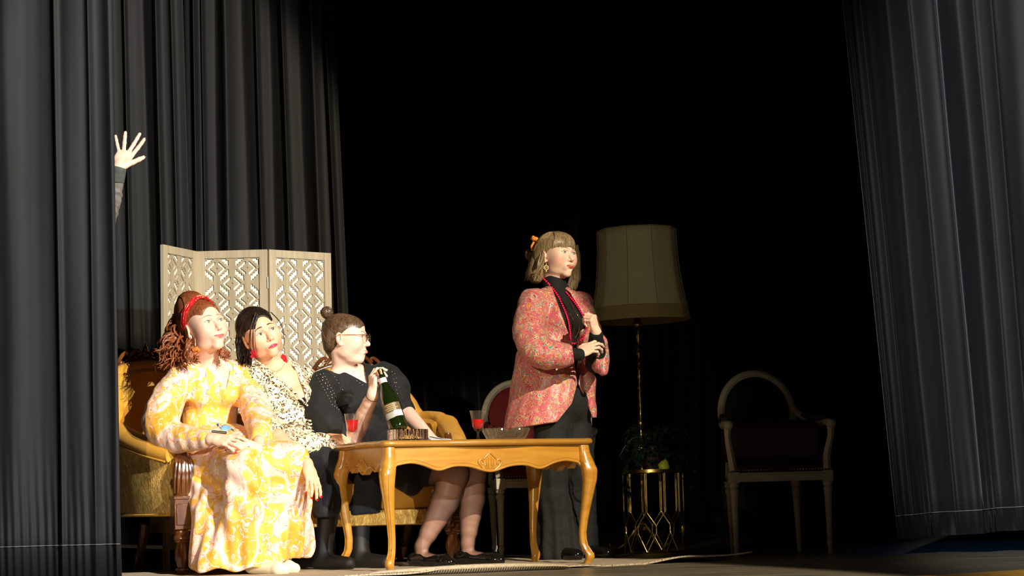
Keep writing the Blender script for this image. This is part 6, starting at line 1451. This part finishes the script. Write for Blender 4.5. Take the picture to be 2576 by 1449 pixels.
    # left wide sleeve hanging from the raised forearm
    d = SD(); d.chain([sL, W(1485, 840, 10.60), W(1500, 905, 10.44)], [.060, .062, .058], .03, 3); d.cap(W(1502, 900, 10.42), W(1508, 862, 10.32), .046, .040, .03); d.ell(W(1514, 905, 10.36), (.030, .035, .065), Rot(0, 0, -8), .04); d.cap(W(1500, 905, 10.42), W(1520, 935, 10.33), .045, .018, .04)
    wrinkle(d, .005, [(9, 5, 4, 0), (22, -6, -7, 1)]); d.cap(W(1500, 830, 10.24), W(1508, 890, 10.34), .034, .030, .004, '-')
    P.add(sd_obj('jacket_sleeve', d, .005, M_jack))
    # necklace beads
    nt = SD(); 
    def onfront(x, y, off=.006):
        o_ = W(x, y, 10.0); dr = (W(x, y, 11) - o_).normalized(); ts_ = np.arange(.0, 1.0, .003); pts = np.array([list(o_ + dr * t_) for t_ in ts_], np.float32); m_ = np.minimum(sdj.ev(pts), 1)
        i = int(np.argmax(m_ < off)) if (m_ < off).any() else len(ts_) // 2; return o_ + dr * ts_[i]
    sdj = SD(); sdj.ell(ch, (.152, .114, .167), T, .05); sdj.cap(sR, sL, .052, .052, .03)
    for q in (-1, 1): sdj.ell(T @ Vector((q * .063, -.092, -.01)), (.066, .061, .066), T, .035)
    sdj.ell(W(1400, 900, 10.6), (.128, .102, .14), T, .05)
    pl = crom([Vector((x, y, 0)) for x, y in ((1366, 700), (1382, 716), (1402, 742), (1418, 775), (1429, 805), (1434, 835), (1437, 862), (1452, 862), (1468, 848), (1474, 825), (1466, 795), (1448, 765), (1430, 742), (1424, 735))], 12)
    acc = 0; nk = None; last = None; first = None
    nk = bpy.data.objects.new('bead_necklace', None); COL.objects.link(nk); P.add(nk)
    for p in pl:
        if last is not None and (p - last).length < 4.6: continue
        last = p; q = onfront(p.x, p.y, .006)
        if first is None: b = MB().ball((0, 0, 0), .0058, None, 6).build('bead', M_bead); first = b
        else: b = bpy.data.objects.new('bead', first.data); COL.objects.link(b)
        b.location = q; P.add(b, nk)
    tubes(P, 'gold_chain', [([onfront(x, y, .003) for x, y in L_], .0022) for L_ in (((1406, 745), (1425, 775), (1440, 800), (1444, 825), (1438, 842)), ((1428, 745), (1442, 775), (1456, 800), (1456, 830), (1446, 850)))], M_gold, None, 4)
    # hair
    hb = SD(); H.e(hb, (0, .022, .046), (.086, .096, .086), .02); H.e(hb, (0, -.038, .048), (.067, .067, .060), .03); H.e(hb, (0, .06, -.005), (.085, .055, .08), .03); H.e(hb, (0, -.110, -.048), (.062, .078, .082), .006, '-')
    for q in (-1, 1): H.e(hb, (q * .092, -.018, -.03), (.024, .03, .05), .006, '-')
    ho = P.add(sd_obj('hair', hb, .0035, M_hair_blond)); ho['label'] = 'ash blond bob with a fringe, half tied up'
    hb2 = SD(); hb2.p = hb.p[:3]; pth = []
    for q in (-1, 1):
        for k_ in np.linspace(0, 1, 20): pth.append([(q * .1 + q * .15 * k_, -.45 + .5 * k_, 1.1), (q * .7, -.1 + .35 * k_, .65), (q * .7, .6, .35 - .2 * k_), (q * .2, .95, .35)])
    locks(P, 'hair_locks', H, hb2, pth, M_hair_blond, .006, -.0015, ho, n=12)
    pth = []; 
    for k_ in np.linspace(-1, 1, 34):
        a = k_ * 1.15; pth.append([(math.sin(a) * .35, -.25, 1.1), (math.sin(a) * .75, -.80, .72), (math.sin(a) * .98, -.98 * math.cos(a * .8), .20 - .42 * abs(k_) ** 2.0 + .06 * math.sin(k_ * 37))])
    locks(P, 'fringe', H, hb2, pth, M_hair_blond, .0055, .001, ho, n=10)
    rnd = random.Random(12); pp = []
    for k_ in range(200):
        a = rnd.uniform(0, 1); x0 = 1348 + 22 * a; pp.append(([W(x0, 625 + rnd.uniform(-8, 14), 10.55 + .14 * (1 - a)), W(x0 - 8 - 6 * (1 - a) + rnd.uniform(-5, 5), 665, 10.53 + .14 * (1 - a) + rnd.uniform(-.02, .02)), W(x0 - 14 - rnd.uniform(0, 16), rnd.uniform(688, 708), 10.52 + .16 * (1 - a))], [.002, .0042, .0036, .0008]))
    for k_ in range(90):
        x0 = rnd.uniform(1440, 1455); pp.append(([W(x0, 620 + rnd.uniform(-5, 12), 10.72), W(x0 + 2, 670, 10.74), W(x0 - 4 + rnd.uniform(-12, 6), rnd.uniform(715, 734), 10.74)], [.002, .0040, .0036, .0008]))
    tubes(P, 'hair_lengths', pp[:200] + pp[290:], M_hair_blond, ho, 5)['kind'] = 'stuff'; tubes(P, 'hair_lengths', pp[200:290], M_hair_blond, ho, 5)['kind'] = 'stuff'
    d = SD(); d.chain([W(1362, 640, 10.64), W(1350, 690, 10.63)], [.05, .050], .03); d.chain([W(1444, 640, 10.76), W(1446, 700, 10.77)], [.035, .034], .03); P.add(sd_obj('hair_mass', d, .006, M_hair_blond), ho)
    d = SD(); d.ell(W(1333, 640, 10.7), (.028, .026, .036), None, .01); P.add(sd_obj('knot', d, .005, M_hair_brown), ho)
    bc = W(1349, 605, 10.66); tubes(P, 'scrunchie', [([bc + Rot(10, 0, 35) @ Vector((.024 * math.cos(a), .018 * math.sin(a), .005 * math.sin(6 * a))) for a in np.linspace(0, 6.6, 60)], [.007, .010, .007, .011, .008, .010]), ([bc + Vector((-.012, -.01, -.01)), bc + Vector((-.024, -.012, -.032)), bc + Vector((-.022, -.012, -.056))], [.008, .009, .006])], M_orange, None, 1, 10)['label'] = 'orange satin scrunchie'
    ec = W(1374, 668, 10.47); er = tubes(P, 'earring', [([ec + Vector((0, 0, .012)), ec], .0010), ([ec + Vector((.011 * math.cos(a), 0, -.011 + .012 * math.sin(a))) for a in np.linspace(0, 6.3, 18)], .0018), ([ec + Vector((.005 * math.cos(a), 0, -.011 + .006 * math.sin(a))) for a in np.linspace(0, 6.3, 12)], .0014), ([ec + Vector((0, 0, -.024)), ec + Vector((0, 0, -.034))], .0022)], M_gold, None, 0)
    tubes(P, 'ring', [([tL[0][0] + Vector((.010 * math.cos(a) + .02, -.004, .02 + .010 * math.sin(a))) for a in np.linspace(0, 6.3, 16)], .0015)], M_gold, None, 0)
woman_standing()

# ------------------------------------------------------------------ hand reaching round the left curtain
def hidden():
    P = Person('raised hand and dark sleeve of a person hidden behind the left curtain', (W(262, 600, 9.62).x, 9.62, 0))
    sd = SD(); wr = W(296, 430, 9.55); el = W(268, 540, 9.62); sd.chain([wr, el, W(240, 600, 9.68)], [.028, .042, .05], .02)
    tp_ = hand(sd, W(297, 424, 9.55), Vector((.28, .42, .80)), Vector((-.25, .90, -.35)), -1, ((.15, .15, .1), (.12, .15, .1), (.12, .18, .1), (.1, .15, .1)), 1.12, spread=(.24, .12, -.32, -.60), thumb=(.70, .85, -.10), tcurl=.0)
    sh = W(175, 640, 9.75); sd.ell(W(175, 760, 9.8), (.16, .12, .28), None, .05); sd.cap(W(240, 600, 9.68), sh, .055, .06, .03); sd.ell(W(175, 520, 9.82), (.085, .10, .12), None, .03); sd.cap(W(175, 560, 9.82), W(175, 640, 9.8), .06, .06, .03); sd.ell(W(175, 1010, 9.8), (.16, .12, .25), None, .06)
    for q in (-25, 25): sd.cap(W(175 + q, 1080, 9.8), Vector((W(175 + q, 1400, 9.8).x, 9.8, .06)), .085, .05, .03)
    body = body_obj(P, sd, [box3(W(305, 385, 9.54), (.10, .10, .11))], skin_col((0.86, 0.58, 0.46)), h=.008)
    d = SD(); d.chain([W(297, 424, 9.55), W(292, 452, 9.565)], [.040, .040], .005); d.half(W(297, 421, 9.55), (.25, 0, 1), .003, .15); d.half(W(292, 462, 9.565), (0, 0, -1), .003, .15); P.add(sd_obj('cuff', d, .0035, M_sweat))['label'] = 'dark green grey ribbed cuff'
    d = SD(); d.chain([W(291, 458, 9.57), W(282, 500, 9.60), W(262, 560, 9.64), sh], [.036, .044, .052, .06], .02); d.ell(W(175, 780, 9.8), (.18, .14, .33), None, .05); wrinkle(d, .005, [(4, 5, 22, 0), (3, 4, 34, 1)]); P.add(sd_obj('sweatshirt', d, .006, M_grey))['label'] = 'grey sweatshirt with a long sleeve'
    d = SD(); d.ell(W(175, 1010, 9.8), (.18, .14, .27), None, .06)
    for q in (-25, 25): d.cap(W(175 + q, 1080, 9.8), Vector((W(175 + q, 1400, 9.8).x, 9.8, .06)), .11, .085, .03)
    d.half((0, 9.8, .03), (0, 0, -1)); P.add(sd_obj('trousers', d, .008, M_pants))
    d = SD(); d.ell(W(175, 508, 9.84), (.098, .11, .12), None, .02); P.add(sd_obj('hair', d, .006, M_hair_brown))
hidden()
